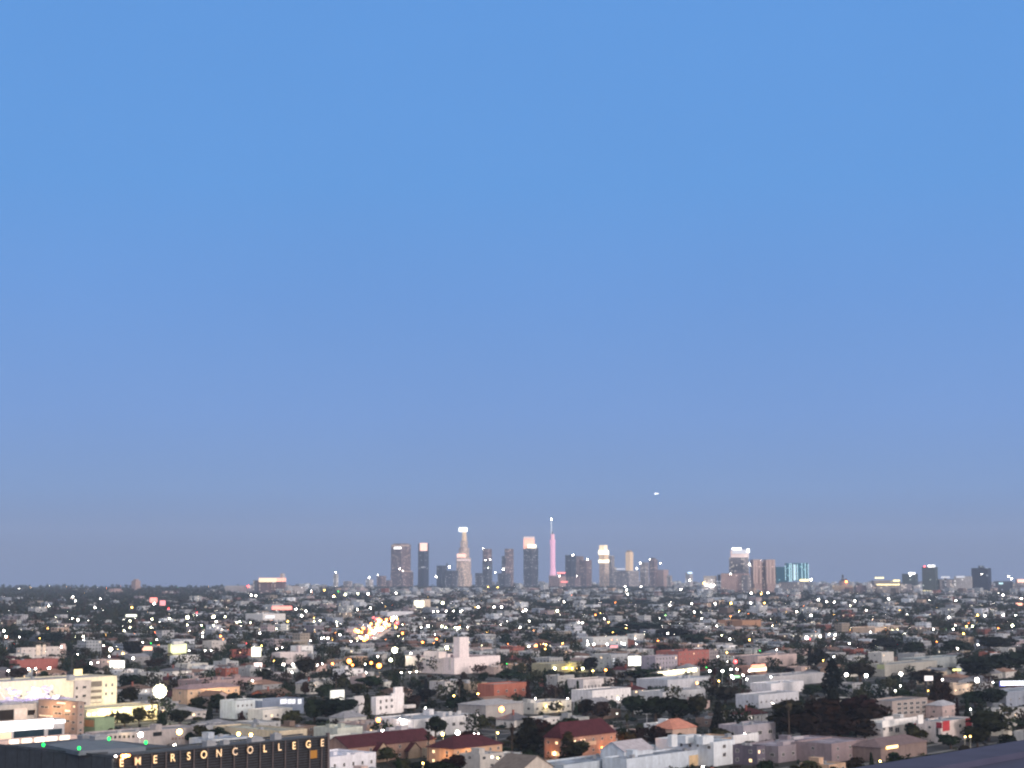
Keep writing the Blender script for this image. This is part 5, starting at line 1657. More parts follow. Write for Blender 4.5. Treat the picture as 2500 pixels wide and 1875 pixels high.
# ------------------------------------------------------------------ trees one can point to
for (k, px, yt, w, h, col, lab, sh) in (
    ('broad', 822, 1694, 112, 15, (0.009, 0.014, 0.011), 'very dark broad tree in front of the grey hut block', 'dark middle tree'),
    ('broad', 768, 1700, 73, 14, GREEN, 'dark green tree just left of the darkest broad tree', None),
    ('broad', 715, 1728, 62, 11, OLIVE, 'olive broad tree beside the pale low building', None),
    ('conifer', 897, 1702, 36, 13, OLIVE, 'narrow olive tree standing before the white stepped house', None),
    ('conifer', 1290, 1748, 92, 16, (0.019, 0.020, 0.014), 'large dark layered conifer left of the red hip roof hall', 'large layered conifer'),
    ('cypress', 1289, 1656, 17, 17, RUST, 'tall rust dark cypress beside the orange brick flats', 'rust cypress'),
    ('cypress', 1330, 1628, 12, 16, GREEN, 'slim dark cypress under the yellow lit store', None),
    ('cypress', 1383, 1656, 12, 15, GREEN, 'slim dark cypress left of a small yellow glow', None),
    ('cypress', 1410, 1658, 11, 14, GREEN, 'slim dark cypress touching the ribbed white row', None),
    ('cypress', 1406, 1710, 12, 11, GREEN, 'short dark cypress right of the yellow porch row', None),
    ('cypress', 1386, 1782, 46, 13, (0.033, 0.023, 0.011), 'rounded brown tree in front of the red hip roof hall', 'brown hall tree'),
    ('broad', 1412, 1806, 60, 9, OLIVE, 'low dark bush tree at the foot of the red hip roof hall', None),
    ('broad', 1530, 1780, 50, 10, (0.041, 0.028, 0.011), 'amber lit round tree right of the red hip roof hall', None),
    ('broad', 1560, 1770, 44, 11, (0.019, 0.012, 0.012), 'dark maroon tree behind the blue white gables', None),
    ('broad', 1600, 1765, 61, 11, (0.022, 0.012, 0.013), 'dark maroon tree left of the terracotta roof', None),
    ('broad', 1430, 1702, 60, 12, (0.025, 0.019, 0.014), 'brown green tree below the ribbed white row', None),
    ('broad', 1470, 1706, 60, 12, (0.028, 0.018, 0.015), 'dull brown tree below the windowed white row', None),
    ('broad', 1545, 1694, 66, 13, GREEN, 'dark green tree at the left of the long dark grove', None),
    ('broad', 1600, 1698, 90, 14, (0.012, 0.017, 0.009), 'black green tree in the middle of the long dark grove', 'black green grove'),
    ('broad', 1650, 1700, 90, 14, (0.012, 0.017, 0.009), 'black green tree above the terracotta roof', None),
    ('broad', 1700, 1694, 62, 15, OLIVE, 'olive tree right of the black green grove', None),
    ('conifer', 1752, 1710, 46, 17, (0.014, 0.017, 0.014), 'dark straight sided tree left of the grey opening block', None),
    ('broad', 1805, 1758, 40, 9, (0.017, 0.019, 0.017), 'small round dark tree by the grey opening block', None),
    ('broad', 1770, 1674, 90, 11, (0.022, 0.020, 0.014), 'low brown green tree mass below the twin dark palms', None),
    ('broad', 1930, 1705, 122, 16, (0.021, 0.019, 0.012), 'broad brown tree at the left end of the rust grove', None),
    ('broad', 2010, 1700, 146, 18, (0.026, 0.013, 0.011), 'great rust red tree rising before the right hand roofs', 'great rust tree'),
    ('broad', 2080, 1696, 134, 18, (0.024, 0.013, 0.011), 'rust red tree at the middle of the rust grove', None),
    ('broad', 2125, 1715, 98, 16, (0.020, 0.014, 0.011), 'dark brown tree at the right end of the rust grove', None),
    ('broad', 1960, 1740, 122, 13, (0.023, 0.014, 0.011), 'lower rust tree in front of the rust grove', None),
    ('palm', 1925, 1712, 34, 20, (0.055, 0.047, 0.028), 'tall palm with its lit head painted pale before the rust grove', None),  # light on the palm's head is put into its paler leaf colour
    ('broad', 2030, 1664, 46, 20, (0.014, 0.015, 0.014), 'tall dark tree behind the rust grove', None),
    ('conifer', 2032, 1608, 74, 24, (0.011, 0.014, 0.014), 'big dark round topped tree by three white street lamps', None),
    ('broad', 2100, 1614, 90, 15, (0.020, 0.019, 0.014), 'brown green tree mass behind the white street lamps', None),
    ('broad', 2410, 1732, 134, 15, (0.015, 0.019, 0.011), 'large dark tree right of the red cornered apartments', 'large right hand tree'),
    ('broad', 2385, 1770, 70, 10, (0.019, 0.019, 0.011), 'lower olive tree by the red cornered apartments', None),
    ('broad', 2462, 1790, 60, 8, (0.014, 0.019, 0.014), 'low dark tree just above the near rooftop edge', None),
    ('broad', 2320, 1790, 70, 7, GREEN, 'low dark hedge tree before the red cornered apartments', None),
    ('conifer', 2290, 1648, 60, 20, (0.026, 0.015, 0.012), 'brown palm like conifer beside the white block sign', None),
    ('conifer', 2310, 1662, 50, 18, (0.029, 0.014, 0.012), 'rust brown conifer right of the white block sign', None),
    ('broad', 2260, 1632, 90, 13, (0.019, 0.018, 0.013), 'brown tree mass left of the white block sign', None),
    ('broad', 2400, 1600, 130, 18, (0.012, 0.018, 0.014), 'wide black green tree mass at the right', 'black right grove'),
    ('broad', 2460, 1590, 130, 18, (0.012, 0.017, 0.014), 'wide dark tree at the right edge', None),
    ('broad', 2440, 1550, 120, 17, (0.014, 0.017, 0.013), 'wide dark tree behind the black right grove', None),
    ('broad', 2380, 1680, 70, 11, GREEN, 'round dark tree under the large white street lamp', None),
    ('broad', 2430, 1678, 60, 12, (0.014, 0.020, 0.017), 'dark tree left of the blue grey corner block', None),
    ('cypress', 2336, 1700, 12, 13, (0.028, 0.013, 0.013), 'slim rust cypress right of the small pink house', None),
    ('cypress', 2360, 1702, 14, 13, GREEN, 'slim dark cypress in the right middle', None),
    ('broad', 2200, 1682, 90, 10, GREEN, 'dark tree above the balcony apartments', None),
    ('broad', 745, 1608, 56, 14, (0.017, 0.017, 0.012), 'dark domed tree behind the white twin lamps', 'dark domed tree'),
    ('broad', 1025, 1660, 10, 9, GREEN, 'tiny dark tree before the pink studio side wall', None),
    ('palm', 1021, 1598, 24, 16, (0.028, 0.021, 0.019), 'dark palm before the grey studio wall', None),
    ('conifer', 1040, 1655, 20, 13, (0.017, 0.019, 0.022), 'pointed blue black conifer right of the white stepped house', None),
    ('broad', 1040, 1680, 60, 9, (0.017, 0.019, 0.020), 'blue black tree under the pointed conifer', None),
    ('conifer', 964, 1642, 30, 12, GREEN, 'pointed dark tree above the white stepped house', None),
    ('broad', 905, 1646, 76, 10, GREEN, 'long dark tree behind the white stepped house', None),
    ('broad', 870, 1664, 60, 10, OLIVE, 'olive tree above the grey hut block', None),
    ('broad', 1012, 1694, 44, 10, (0.028, 0.020, 0.017), 'brown tree right of the white stepped house', None),
    ('palm', 1122, 1658, 34, 17, (0.028, 0.022, 0.019), 'dark palm below the pink studio', None),
    ('conifer', 1128, 1666, 30, 14, (0.014, 0.017, 0.013), 'dark pointed tree right of the brown palm', None),
    ('broad', 1110, 1698, 70, 10, GREEN, 'dark green tree left of the orange brick flats', None),
    ('broad', 1160, 1702, 60, 9, OLIVE, 'olive tree under the orange brick flats', None),
    ('broad', 1240, 1632, 70, 11, GREEN, 'dark green tree right of the pink studio', None),
    ('broad', 1180, 1640, 26, 8, GREEN, 'small dark tree at the foot of the pink studio wall', None),
    ('broad', 1132, 1638, 20, 8, (0.022, 0.017, 0.015), 'small brown tree at the studio corner', None),
    ('palm', 1046, 1788, 28, 14, (0.025, 0.019, 0.015), 'dark palm in front of the long red roofs', None),
    ('broad', 1030, 1852, 80, 8, (0.012, 0.017, 0.010), 'dark round bush at the bottom centre', None),
    ('broad', 1075, 1858, 120, 8, (0.012, 0.017, 0.010), 'wide black green bush on the bottom edge', 'black bottom bush'),
    ('broad', 946, 1822, 50, 7, OLIVE, 'olive bush before the long red roofs', None),
    ('palm', 1745, 1634, 26, 16, (0.041, 0.014, 0.015), 'dark red palm below the bright shopfronts', 'dark red palm'),
    ('palm', 1807, 1632, 20, 15, (0.033, 0.017, 0.017), 'dark red slim palm under the small green sign', None),
    ('broad', 1560, 1630, 90, 10, GREEN, 'dark tree under the brilliant white screen', None),
    ('broad', 1600, 1640, 73, 8, GREEN, 'low dark tree left of the bright shopfront row', None),
    ('broad', 1930, 1628, 37, 10, (0.017, 0.013, 0.017), 'round dark tree right of the orange fascia store', None),
    ('broad', 1895, 1636, 24, 8, (0.017, 0.013, 0.017), 'small round dark tree right of the orange fascia store', None),
    ('broad', 2000, 1578, 50, 20, (0.012, 0.014, 0.013), 'tall dark tree right of the pale pink warehouse', None),
    ('cypress', 1976, 1578, 18, 18, (0.013, 0.014, 0.015), 'dark column tree right of the pale pink warehouse', None),
    ('broad', 1980, 1670, 60, 9, GREEN, 'dark tree right of the long bright white roof', None),
    ('broad', 530, 1692, 60, 11, GREEN, 'dark tree before the peach apartments', None),
    ('broad', 480, 1700, 46, 10, (0.013, 0.020, 0.012), 'round dark tree left of the peach apartments', None),
    ('conifer', 512, 1712, 26, 13, (0.014, 0.019, 0.013), 'dark upright tree left of the white and slate block', None),
    ('broad', 570, 1686, 50, 11, (0.012, 0.019, 0.017), 'dark teal tree above the white and slate block', None),
    ('broad', 640, 1690, 90, 9, (0.012, 0.018, 0.015), 'wide dark tree above the slate blue wing', None),
    ('broad', 540, 1768, 90, 10, (0.013, 0.020, 0.011), 'dark green tree between arched grey block and beige roof', 'dark garden tree'),
    ('broad', 595, 1776, 50, 8, (0.013, 0.020, 0.011), 'rounded dark tree left of the beige flat roof', None),
    ('broad', 340, 1722, 36, 11, (0.033, 0.034, 0.013), 'yellow green lit tree in front of the garage wall', None),
    ('broad', 305, 1736, 50, 8, (0.028, 0.031, 0.012), 'olive tree beside the pale green shed', None),
    ('broad', 396, 1736, 26, 10, GREEN, 'small dark tree right of the yellow garage wall', None),
    ('broad', 398, 1768, 56, 6, GREEN, 'low dark hedge behind the arched grey block', None),
    ('broad', 440, 1730, 60, 9, (0.019, 0.028, 0.017), 'green lit tree below the great flood lamp', None),
    ('broad', 330, 1640, 70, 14, (0.012, 0.020, 0.013), 'dark tree right of the cream floodlit block', 'dark flood tree'),
    ('broad', 320, 1670, 50, 12, (0.022, 0.020, 0.014), 'brown tree left of the great flood lamp', None),
    ('broad', 375, 1606, 60, 9, (0.025, 0.017, 0.014), 'brown tree behind the white left billboard', None),
    ('broad', 106, 1636, 30, 10, GREEN, 'dark tree standing before the red brick warehouse', None),
    ('broad', 40, 1630, 60, 10, (0.028, 0.017, 0.015), 'dark brown tree left of the red brick warehouse', None),
    ('broad', 215, 1622, 70, 12, (0.012, 0.017, 0.012), 'dark tree behind the yellow roof sign', None),
    ('broad', 255, 1640, 60, 9, (0.012, 0.017, 0.012), 'low dark tree above the cream floodlit block', None),
    ('broad', 650, 1628, 46, 12, (0.014, 0.019, 0.013), 'dark tree under the small pink and white sign', None),
    ('broad', 735, 1640, 26, 10, (0.028, 0.019, 0.014), 'round brown tree left of the orange glow', None),
    ('broad', 745, 1662, 26, 10, (0.033, 0.020, 0.014), 'round rust tree by the slate blue wing', None),
    ('broad', 790, 1668, 50, 11, GREEN, 'dark green tree above the darkest broad tree', None),
    ('palm', 820, 1644, 22, 14, (0.028, 0.020, 0.017), 'small dark palm left of the orange glow', None),
    ('palm', 1250, 1768, 20, 20, (0.033, 0.025, 0.019), 'tall slim palm left of the layered conifer', None),
    ('broad', 1905, 1748, 84, 10, (.016, .015, .012), 'dark low tree at the left foot of the rust grove', None),
    ('broad', 1985, 1758, 90, 10, (.020, .013, .011), 'dark rust tree at the foot of the great rust tree', None),
    ('broad', 2050, 1752, 96, 11, (.022, .014, .011), 'dark rust tree at the middle foot of the rust grove', None),
    ('broad', 2112, 1752, 88, 11, (.018, .014, .011), 'dark brown tree just left of the white and red apartments', None),
):
    T(k, px, yt, w, h, col, lab, sh)
for px, yt, w in ((1955, 1498, 30), (318, 1560, 44), (1330, 1540, 40), (1235, 1545, 44), (1560, 1515, 150), (1640, 1530, 110), (1500, 1530, 90), (1700, 1545, 80), (1100, 1500, 50), (940, 1470, 50), (1480, 1462, 60), (1570, 1462, 60), (1440, 1600, 50),
                  (2230, 1565, 60), (2160, 1555, 90), (2330, 1560, 90), (1620, 1570, 50), (1340, 1470, 60), (60, 1535, 60), (130, 1540, 60), (330, 1570, 60)):
    T('conifer' if w == 30 else 'broad', px, yt, w, 15, random.choice((BLUISH, GREEN, (.014, .017, .017))), None, None, 'dark trees of the middle distance', words=('dark', 'tree'))

# ------------------------------------------------------------------ lamps and their posts
lamp('stadium_floodlight', 'greatest flood lamp with a glaring yellow white head at the left', 390, 1687, 'F', 25, 17, 26000, kind='flood')
lamp('stadium_floodlight', 'large greenish flood lamp behind the pink studio', 963, 1587, 'F', 17, 18, 15000, kind='flood')
BG = 'ball field flood lamps at the left'
for x, y, s in ((318, 1516, 11), (318, 1532, 9), (371, 1512, 11), (369, 1531, 9), (414, 1510, 11), (458, 1507, 14), (457, 1526, 9), (492, 1527, 8), (521, 1506, 12), (522, 1527, 9), (549, 1506, 9), (675, 1535, 8), (767, 1517, 8), (782, 1515, 9), (579, 1520, 7), (587, 1518, 6), (612, 1520, 5), (822, 1519, 11), (305, 1540, 6)):
    lamp('field_floodlight', None, x, y, 'F' if s > 6 else 'G', s * .75, 24 if s > 6 else 12, 0, BG, 'flood' if s > 6 else 'street', ('field flood lamp',))
SG = 'street lamps of the middle distance'
for x, y, c, s, w in (
    (222, 1619, 'W', 9, 2500), (241, 1617, 'W', 7, 0), (72, 1633, 'W', 9, 2500), (90, 1632, 'W', 9, 2500), (123, 1631, 'W', 11, 3000), (22, 1637, 'W', 9, 0), (10, 1540, 'W', 10, 0), (16, 1554, 'W', 8, 0),
    (48, 1555, 'W', 5, 0), (99, 1558, 'Y', 5, 0), (105, 1553, 'Y', 5, 0), (204, 1553, 'W', 6, 0), (190, 1514, 'W', 9, 0), (270, 1585, 'W', 13, 3000), (253, 1576, 'W', 5, 0), (303, 1595, 'Y', 9, 2000), (268, 1602, 'W', 6, 0), (325, 1607, 'W', 10, 0),
    (192, 1597, 'W', 5, 0), (349, 1568, 'W', 5, 0), (384, 1561, 'W', 5, 0), (695, 1622, 'W', 10, 3000), (713, 1622, 'W', 10, 3000), (668, 1613, 'Y', 5, 0), (715, 1641, 'W', 7, 1500), (616, 1661, 'W', 7, 1500), (776, 1623, 'W', 6, 0), (788, 1620, 'W', 6, 0),
    (812, 1620, 'O', 9, 3000), (854, 1614, 'O', 15, 8000), (862, 1623, 'O', 9, 3000), (907, 1618, 'O', 11, 3500), (925, 1625, 'O', 16, 9000), (893, 1621, 'W', 6, 0), (924, 1602, 'W', 8, 1500), (953, 1611, 'G', 12, 4000), (1004, 1595, 'W', 8, 2000),
    (892, 1642, 'W', 7, 1500), (980, 1642, 'W', 6, 800), (1000, 1641, 'W', 5, 0), (1018, 1639, 'W', 6, 0), (1090, 1581, 'G', 13, 4000), (984, 1546, 'O', 9, 0), (1033, 1568, 'O', 9, 0), (1067, 1560, 'O', 8, 0), (1045, 1528, 'W', 10, 0), (1028, 1532, 'W', 6, 0),
    (1080, 1529, 'G', 8, 0), (1089, 1532, 'G', 6, 0), (1110, 1532, 'G', 6, 0), (1120, 1532, 'G', 9, 0), (1143, 1531, 'W', 5, 0), (1059, 1493, 'W', 5, 0), (1070, 1493, 'W', 6, 0), (1090, 1492, 'W', 6, 0), (1108, 1492, 'W', 5, 0), (1125, 1493, 'W', 6, 0), (1080, 1472, 'G', 12, 0),
    (1168, 1482, 'W', 8, 0), (1206, 1482, 'W', 7, 0), (1224, 1482, 'W', 8, 0), (1283, 1489, 'W', 9, 0), (1360, 1491, 'G', 10, 0), (1377, 1469, 'W', 6, 0), (1270, 1532, 'W', 7, 0), (1309, 1576, 'O', 10, 2500), (1293, 1578, 'W', 7, 0), (1333, 1574, 'Y', 9, 0), (1330, 1584, 'Y', 7, 0),
    (1372, 1570, 'Y', 6, 0), (1434, 1573, 'W', 10, 3000), (1449, 1573, 'W', 9, 3000), (1482, 1573, 'W', 10, 3000), (1525, 1572, 'W', 9, 3000), (1518, 1570, 'W', 6, 0), (1486, 1519, 'Y', 7, 0), (1413, 1520, 'W', 5, 0), (1423, 1520, 'W', 5, 0), (1454, 1501, 'O', 5, 0),
    (1447, 1637, 'Y', 9, 1500), (1477, 1635, 'O', 9, 2500), (1236, 1620, 'C', 7, 0), (1508, 1704, 'W', 8, 1500), (1309, 1705, 'W', 6, 0), (1384, 1705, 'W', 7, 1200), (1222, 1731, 'O', 19, 9000), (1108, 1698, 'Y', 9, 1500), (1168, 1693, 'Y', 9, 1500),
    (1039, 1728, 'W', 6, 800), (927, 1757, 'O', 15, 7000), (976, 1755, 'W', 10, 2200), (931, 1783, 'W', 11, 2200), (1081, 1791, 'Y', 14, 3500), (1116, 1788, 'W', 19, 5000), (1156, 1791, 'W', 7, 800), (1170, 1791, 'W', 7, 0), (1212, 1788, 'Y', 11, 1500),
    (1032, 1862, 'Y', 11, 900), (1218, 1849, 'Y', 11, 900), (1357, 1838, 'Y', 14, 1200), (1562, 1808, 'O', 14, 2500), (1714, 1872, 'W', 12, 900), (1815, 1791, 'W', 10, 1800), (805, 1805, 'G', 8, 800), (1699, 1667, 'O', 9, 1500), (1755, 1662, 'Y', 8, 1200),
    (1774, 1593, 'Y', 8, 0), (1754, 1602, 'W', 5, 0), (1793, 1615, 'R', 15, 3500), (1777, 1614, 'W', 6, 0), (1782, 1634, 'W', 8, 2000), (1798, 1633, 'W', 8, 2000), (1763, 1638, 'W', 11, 3000), (1732, 1638, 'W', 10, 3000), (1725, 1629, 'C', 7, 0), (1827, 1637, 'W', 9, 2000),
    (1783, 1650, 'G', 10, 1500), (1788, 1656, 'W', 7, 0), (1813, 1648, 'W', 9, 1500), (1824, 1658, 'W', 9, 1500), (1880, 1652, 'W', 8, 1500), (1898, 1727, 'W', 8, 800), (1883, 1716, 'W', 6, 0), (1782, 1560, 'W', 8, 0), (1829, 1562, 'Y', 8, 0), (1968, 1557, 'W', 13, 0), (1978, 1560, 'R', 6, 0), (2002, 1553, 'W', 9, 0),
    (1897, 1586, 'W', 6, 0), (2010, 1605, 'Y', 8, 1500), (2010, 1612, 'Y', 7, 0), (2033, 1603, 'W', 6, 0), (2063, 1647, 'W', 14, 5000), (2113, 1649, 'W', 15, 5000), (2199, 1645, 'W', 14, 5000), (2196, 1674, 'W', 6, 600), (2183, 1686, 'W', 6, 600), (2300, 1659, 'W', 8, 1200), (2383, 1660, 'W', 20, 7000),
    (2262, 1650, 'R', 6, 0), (2371, 1731, 'W', 7, 700), (2424, 1666, 'W', 6, 0), (2483, 1614, 'W', 6, 0), (2369, 1797, 'Y', 8, 800), (2355, 1798, 'Y', 9, 900), (2146, 1857, 'Y', 11, 900), (2266, 1686, 'Y', 6, 0),
    (2386, 1502, 'Y', 9, 0), (2404, 1503, 'W', 9, 0), (2316, 1507, 'W', 8, 0), (2449, 1501, 'W', 7, 0), (2478, 1502, 'W', 6, 0), (2353, 1547, 'Y', 9, 0), (2471, 1527, 'G', 11, 0), (2360, 1529, 'Y', 8, 0), (2372, 1529, 'G', 7, 0), (2326, 1536, 'W', 7, 0), (2278, 1536, 'W', 6, 0),
    (1635, 1477, 'W', 6, 0), (1688, 1474, 'W', 6, 0), (1745, 1474, 'W', 8, 0), (1784, 1473, 'Y', 11, 0), (1832, 1472, 'W', 6, 0), (1866, 1472, 'Y', 8, 0), (1694, 1494, 'W', 6, 0), (1712, 1510, 'W', 6, 0), (1749, 1528, 'W', 7, 0), (1630, 1546, 'W', 6, 0), (1945, 1493, 'W', 6, 0), (1980, 1502, 'W', 8, 0), (1998, 1464, 'W', 8, 0),
    (1662, 1439, 'W', 9, 0), (1817, 1442, 'W', 6, 0), (1834, 1448, 'W', 8, 0), (1858, 1450, 'Y', 11, 0), (1875, 1447, 'W', 7, 0), (1820, 1431, 'W', 9, 0), (1853, 1431, 'W', 9, 0), (1861, 1442, 'Y', 7, 0), (1526, 1432, 'W', 10, 0), (1530, 1440, 'W', 8, 0), (1532, 1451, 'W', 6, 0), (1565, 1432, 'W', 11, 0), (1215, 1434, 'Y', 8, 0), (1192, 1433, 'Y', 9, 0),
    (899, 1450, 'W', 12, 0), (843, 1451, 'G', 12, 0), (874, 1449, 'G', 7, 0), (826, 1444, 'C', 7, 0), (814, 1456, 'W', 6, 0), (967, 1448, 'W', 6, 0), (932, 1473, 'W', 6, 0), (873, 1488, 'W', 8, 0), (905, 1484, 'W', 6, 0), (792, 1441, 'Y', 8, 0), (760, 1443, 'W', 6, 0), (733, 1445, 'W', 8, 0), (815, 1455, 'Y', 7, 0), (613, 1453, 'W', 8, 0), (625, 1455, 'W', 7, 0),
    (178, 1458, 'W', 6, 0), (185, 1467, 'W', 6, 0), (119, 1479, 'W', 6, 0), (233, 1483, 'W', 6, 0), (322, 1483, 'Y', 8, 0), (245, 1462, 'W', 5, 0), (376, 1474, 'W', 9, 0), (540, 1553, 'O', 7, 0), (494, 1554, 'W', 6, 0), (497, 1545, 'W', 5, 0), (462, 1588, 'W', 5, 0), (500, 1588, 'W', 6, 0), (518, 1588, 'W', 6, 0), (640, 1576, 'Y', 6, 0), (677, 1584, 'W', 6, 0), (690, 1581, 'W', 5, 0),
    (760, 1564, 'W', 5, 0), (784, 1558, 'W', 6, 0), (790, 1557, 'W', 5, 0), (801, 1558, 'W', 7, 0), (831, 1549, 'W', 6, 0), (723, 1487, 'W', 6, 0), (748, 1492, 'W', 7, 0), (738, 1503, 'W', 9, 0), (702, 1517, 'Y', 8, 0), (481, 1496, 'R', 7, 0), (412, 1486, 'R', 7, 0),
    (2022, 1548, 'W', 6, 0), (2037, 1550, 'W', 7, 0), (2073, 1571, 'W', 6, 0), (2115, 1490, 'W', 6, 0), (2087, 1467, 'W', 8, 0), (2036, 1470, 'W', 6, 0), (2017, 1469, 'W', 6, 0), (2170, 1462, 'W', 9, 0), (2333, 1466, 'W', 6, 0), (2493, 1461, 'W', 7, 0), (2448, 1453, 'W', 7, 0),
):
    far = 9.0 * FOC / 71 if False else 0
    lamp('street_lamp', None, x, y, c, s * .78, 9 if y > 1500 else 11, w, SG, 'street', (LIGHTWORD[c], 'street lamp'))

for x, y, c, s, w, lab in ((245, 1800, 'Y', 15, 1500, 'yellow lamp at the left end of the arched grey block'), (342, 1793, 'W', 17, 1500, 'large warm white lamp in the middle of the arched grey block'), (436, 1786, 'Y', 20, 2200, 'largest golden lamp behind the arched grey block'),
                        (586, 1791, 'Y', 13, 1200, 'golden lamp left under the beige flat roof'), (613, 1793, 'Y', 12, 1200, 'golden lamp right under the beige flat roof'), (669, 1797, 'Y', 10, 900, 'golden lamp beside the blank beige wall'), (425, 1819, 'W', 9, 0, 'white lamp right of the green deck lamps')):
    lamp('yard_lamp', lab, x, y, c, s, 8.6, w, 'yard lamps behind the college block')
# the tall bare lamp post beside the blue white gables
p = P(1579, 1742, 14)
tp = thing('light_pole', 'tall thin unlit grey pole behind the blue white gables', 'pole', (p.x, p.y, 0), 0)
link('pole', MB().tube((0, 0, 0), (0, 0, 14), .22, .12, 8).mesh('pole', METAL), tp)
link('lamp_arm', MB().tube((0, 0, 13.8), (1.6, 0, 14.1), .07, .06, 6).mesh('lamp_arm', METAL), tp)

# ------------------------------------------------------------------ the glowing avenue with its traffic
q0, q1 = P(886, 1562), P(952, 1522)
av = (q1 - q0)
avl = av.length
ad = av.normalized()
an = Vector((ad.y, -ad.x, 0))
mm = MB()
mm.face([(*(q0 - an * 16).xy, .075), (*(q0 + an * 16).xy, .075), (*(q1 + an * 16).xy, .075), (*(q1 - an * 16).xy, .075)])
setting('avenue', mm.mesh('avenue', plain('worn_concrete', (.5, .46, .42), .8, .2, .1)))
KEEP.append((880, 955, 1520, 1566, q0.y))
a0, b0 = ab(*q0.xy)
for k in range(30):
    f = q0 + ad * (avl * k / 29)
    a0, b0 = ab(f.x, f.y)
    FOOT.append((a0 - 20, a0 + 20, b0 - 20, b0 + 20))
CARCOLS = ((.5, .5, .52), (.05, .05, .06), (.3, .04, .04), (.08, .1, .16), (.7, .7, .7), (.2, .2, .21))
PAINT = tinted('car_paint', .35, .03)
TYRE = plain('tyre_rubber', (.02, .02, .02), .9)
cb = MB()
prof = [(-2.2, .35), (-2.25, .8), (-1.9, 1.0), (-1.3, 1.05), (-.7, 1.5), (.7, 1.5), (1.25, 1.0), (2.1, .9), (2.25, .6), (2.2, .35)]
n_ = len(prof)
cb.v = [(x, -.88 if z < 1.2 else -.68, z) for x, z in prof] + [(x, .88 if z < 1.2 else .68, z) for x, z in prof]
cb.f = [tuple(range(n_)), tuple(range(2 * n_ - 1, n_ - 1, -1))] + [(i, i + n_, (i + 1) % n_ + n_, (i + 1) % n_) for i in range(n_)]
cb.m = [0] * len(cb.f)
CARBODY = cb.mesh('body', PAINT)
CARGLASS = MB().face([(-1.2, -.72, 1.08), (-.72, -.69, 1.44), (.7, -.69, 1.44), (1.15, -.74, 1.06)]).face([(1.15, .74, 1.06), (.7, .69, 1.44), (-.72, .69, 1.44), (-1.2, .72, 1.08)]).face([(1.2, -.7, 1.1), (.76, -.64, 1.47), (.76, .64, 1.47), (1.2, .7, 1.1)]).mesh('window', GLASS)
WHEEL = MB().tube((0, -.1, 0), (0, .1, 0), .33, .33, 12).mesh('wheel', TYRE)
HEADL = _bulbs['W']
CARLAB = []
cars = []
for k in range(20):
    lane, side = k % 2, 1 if k < 13 else -1
    f = q0 + ad * (avl * ((k if side > 0 else (k - 13) * 1.7) + .5) / 13) + an * (side * -1 * (3 + 4 * lane) if side > 0 else 5 + 4 * lane)
    fx = -ad if side > 0 else ad
    c = thing('car', '', 'car', (f.x, f.y, .08), math.atan2(fx.y, fx.x), 'cars on the glowing avenue')
    col = CARCOLS[k % 6]
    link('body', CARBODY, c, col=col)
    link('window', CARGLASS, c)
    for wx in (-1.35, 1.4):
        for wy in (-.82, .82):
            link('wheel', WHEEL, c, (wx, wy, .33))
    for wy in (-.62, .62):
        link('headlight', HEADL, c, (2.2, wy, .68), sc=(.2, .34, .3))
        link('taillight', _bulbs['R'], c, (-2.22, wy, .8), sc=(.08, .2, .14))
    nm = ('silver', 'black', 'red', 'navy', 'white', 'grey')[k % 6]
    PENDING.append((c, (nm, 'car', 'with headlights on, driving'), f.x, f.y, 1.5))
AG = 'lamps along the glowing avenue'
rng_av = random.Random(9)
for k in range(24):
    f = q0 + ad * (avl * k / 23) + an * rng_av.uniform(-13, 13)
    pp = proj(f.x, f.y, 10)
    lamp('avenue_lamp', None, pp[0] + (k % 2) * 5, pp[1] + 2, ('O', 'Y', 'O', 'W', 'O')[k % 5], rng_av.uniform(6, 12), 10, 30000, AG, 'street', ('warm', 'avenue lamp'))
for x_, y_, c_, s_ in ((904, 1546, 'O', 13), (926, 1537, 'O', 12), (894, 1557, 'O', 13), (940, 1530, 'O', 13), (914, 1542, 'W', 16), (931, 1535, 'W', 13), (950, 1526, 'O', 10), (888, 1561, 'O', 10)):
    lamp('avenue_lamp', None, x_, y_, c_, s_, 8, 20000, AG, 'street', ('large', 'white' if c_ == 'W' else 'amber', 'avenue lamp'))
lamp('avenue_lamp', None, 920, 1512, 'R', 9, 10, 9000, AG, 'street', ('red', 'avenue lamp'))
lamp('avenue_lamp', None, 912, 1508, 'R', 7, 10, 0, AG, 'street', ('red', 'avenue lamp'))
lamp('avenue_lamp', None, 969, 1521, 'R', 10, 10, 9000, AG, 'street', ('red', 'avenue lamp'))
lamp('avenue_lamp', None, 968, 1531, 'Y', 8, 10, 0, AG, 'street', ('warm', 'avenue lamp'))

_u = MB().tube((0, 0, 0), (0, 0, 4.2), .05, .035, 6)
for _i in range(4):
    _u.tube((-.7 + _i * .1, 0, 3.2 + _i * .28), (.7 - _i * .1, 0, 3.2 + _i * .28), .025, .025, 4)
ANT = _u.mesh('antenna', METAL)

# ------------------------------------------------------------------ the rest of the nearer houses, lot by lot
NEAR0, NFILL = 640.0, 270
rng = random.Random(77)


def inview(x, y, z, pad=40):
    px, py = proj(x, y, z)
    return -pad < px < 2500 + pad and py < 1875 + 60


def overlaps(a0, a1, b0, b1, pad=1.5):
    return any(a0 < f[1] + pad and a1 > f[0] - pad and b0 < f[3] + pad and b1 > f[2] - pad for f in FOOT)


def hides(x0, x1, y0, y1, depth):
    return any(x0 < k[1] and x1 > k[0] and y0 < k[3] and y1 > k[2] and depth < k[4] - 4 for k in KEEP)


def hidden(x0, x1, y0, y1, depth, marks):
    return any(k[4] < depth and k[0] < x0 and k[1] > x1 and k[2] < y0 and k[3] > y0 + 4 for k in marks)


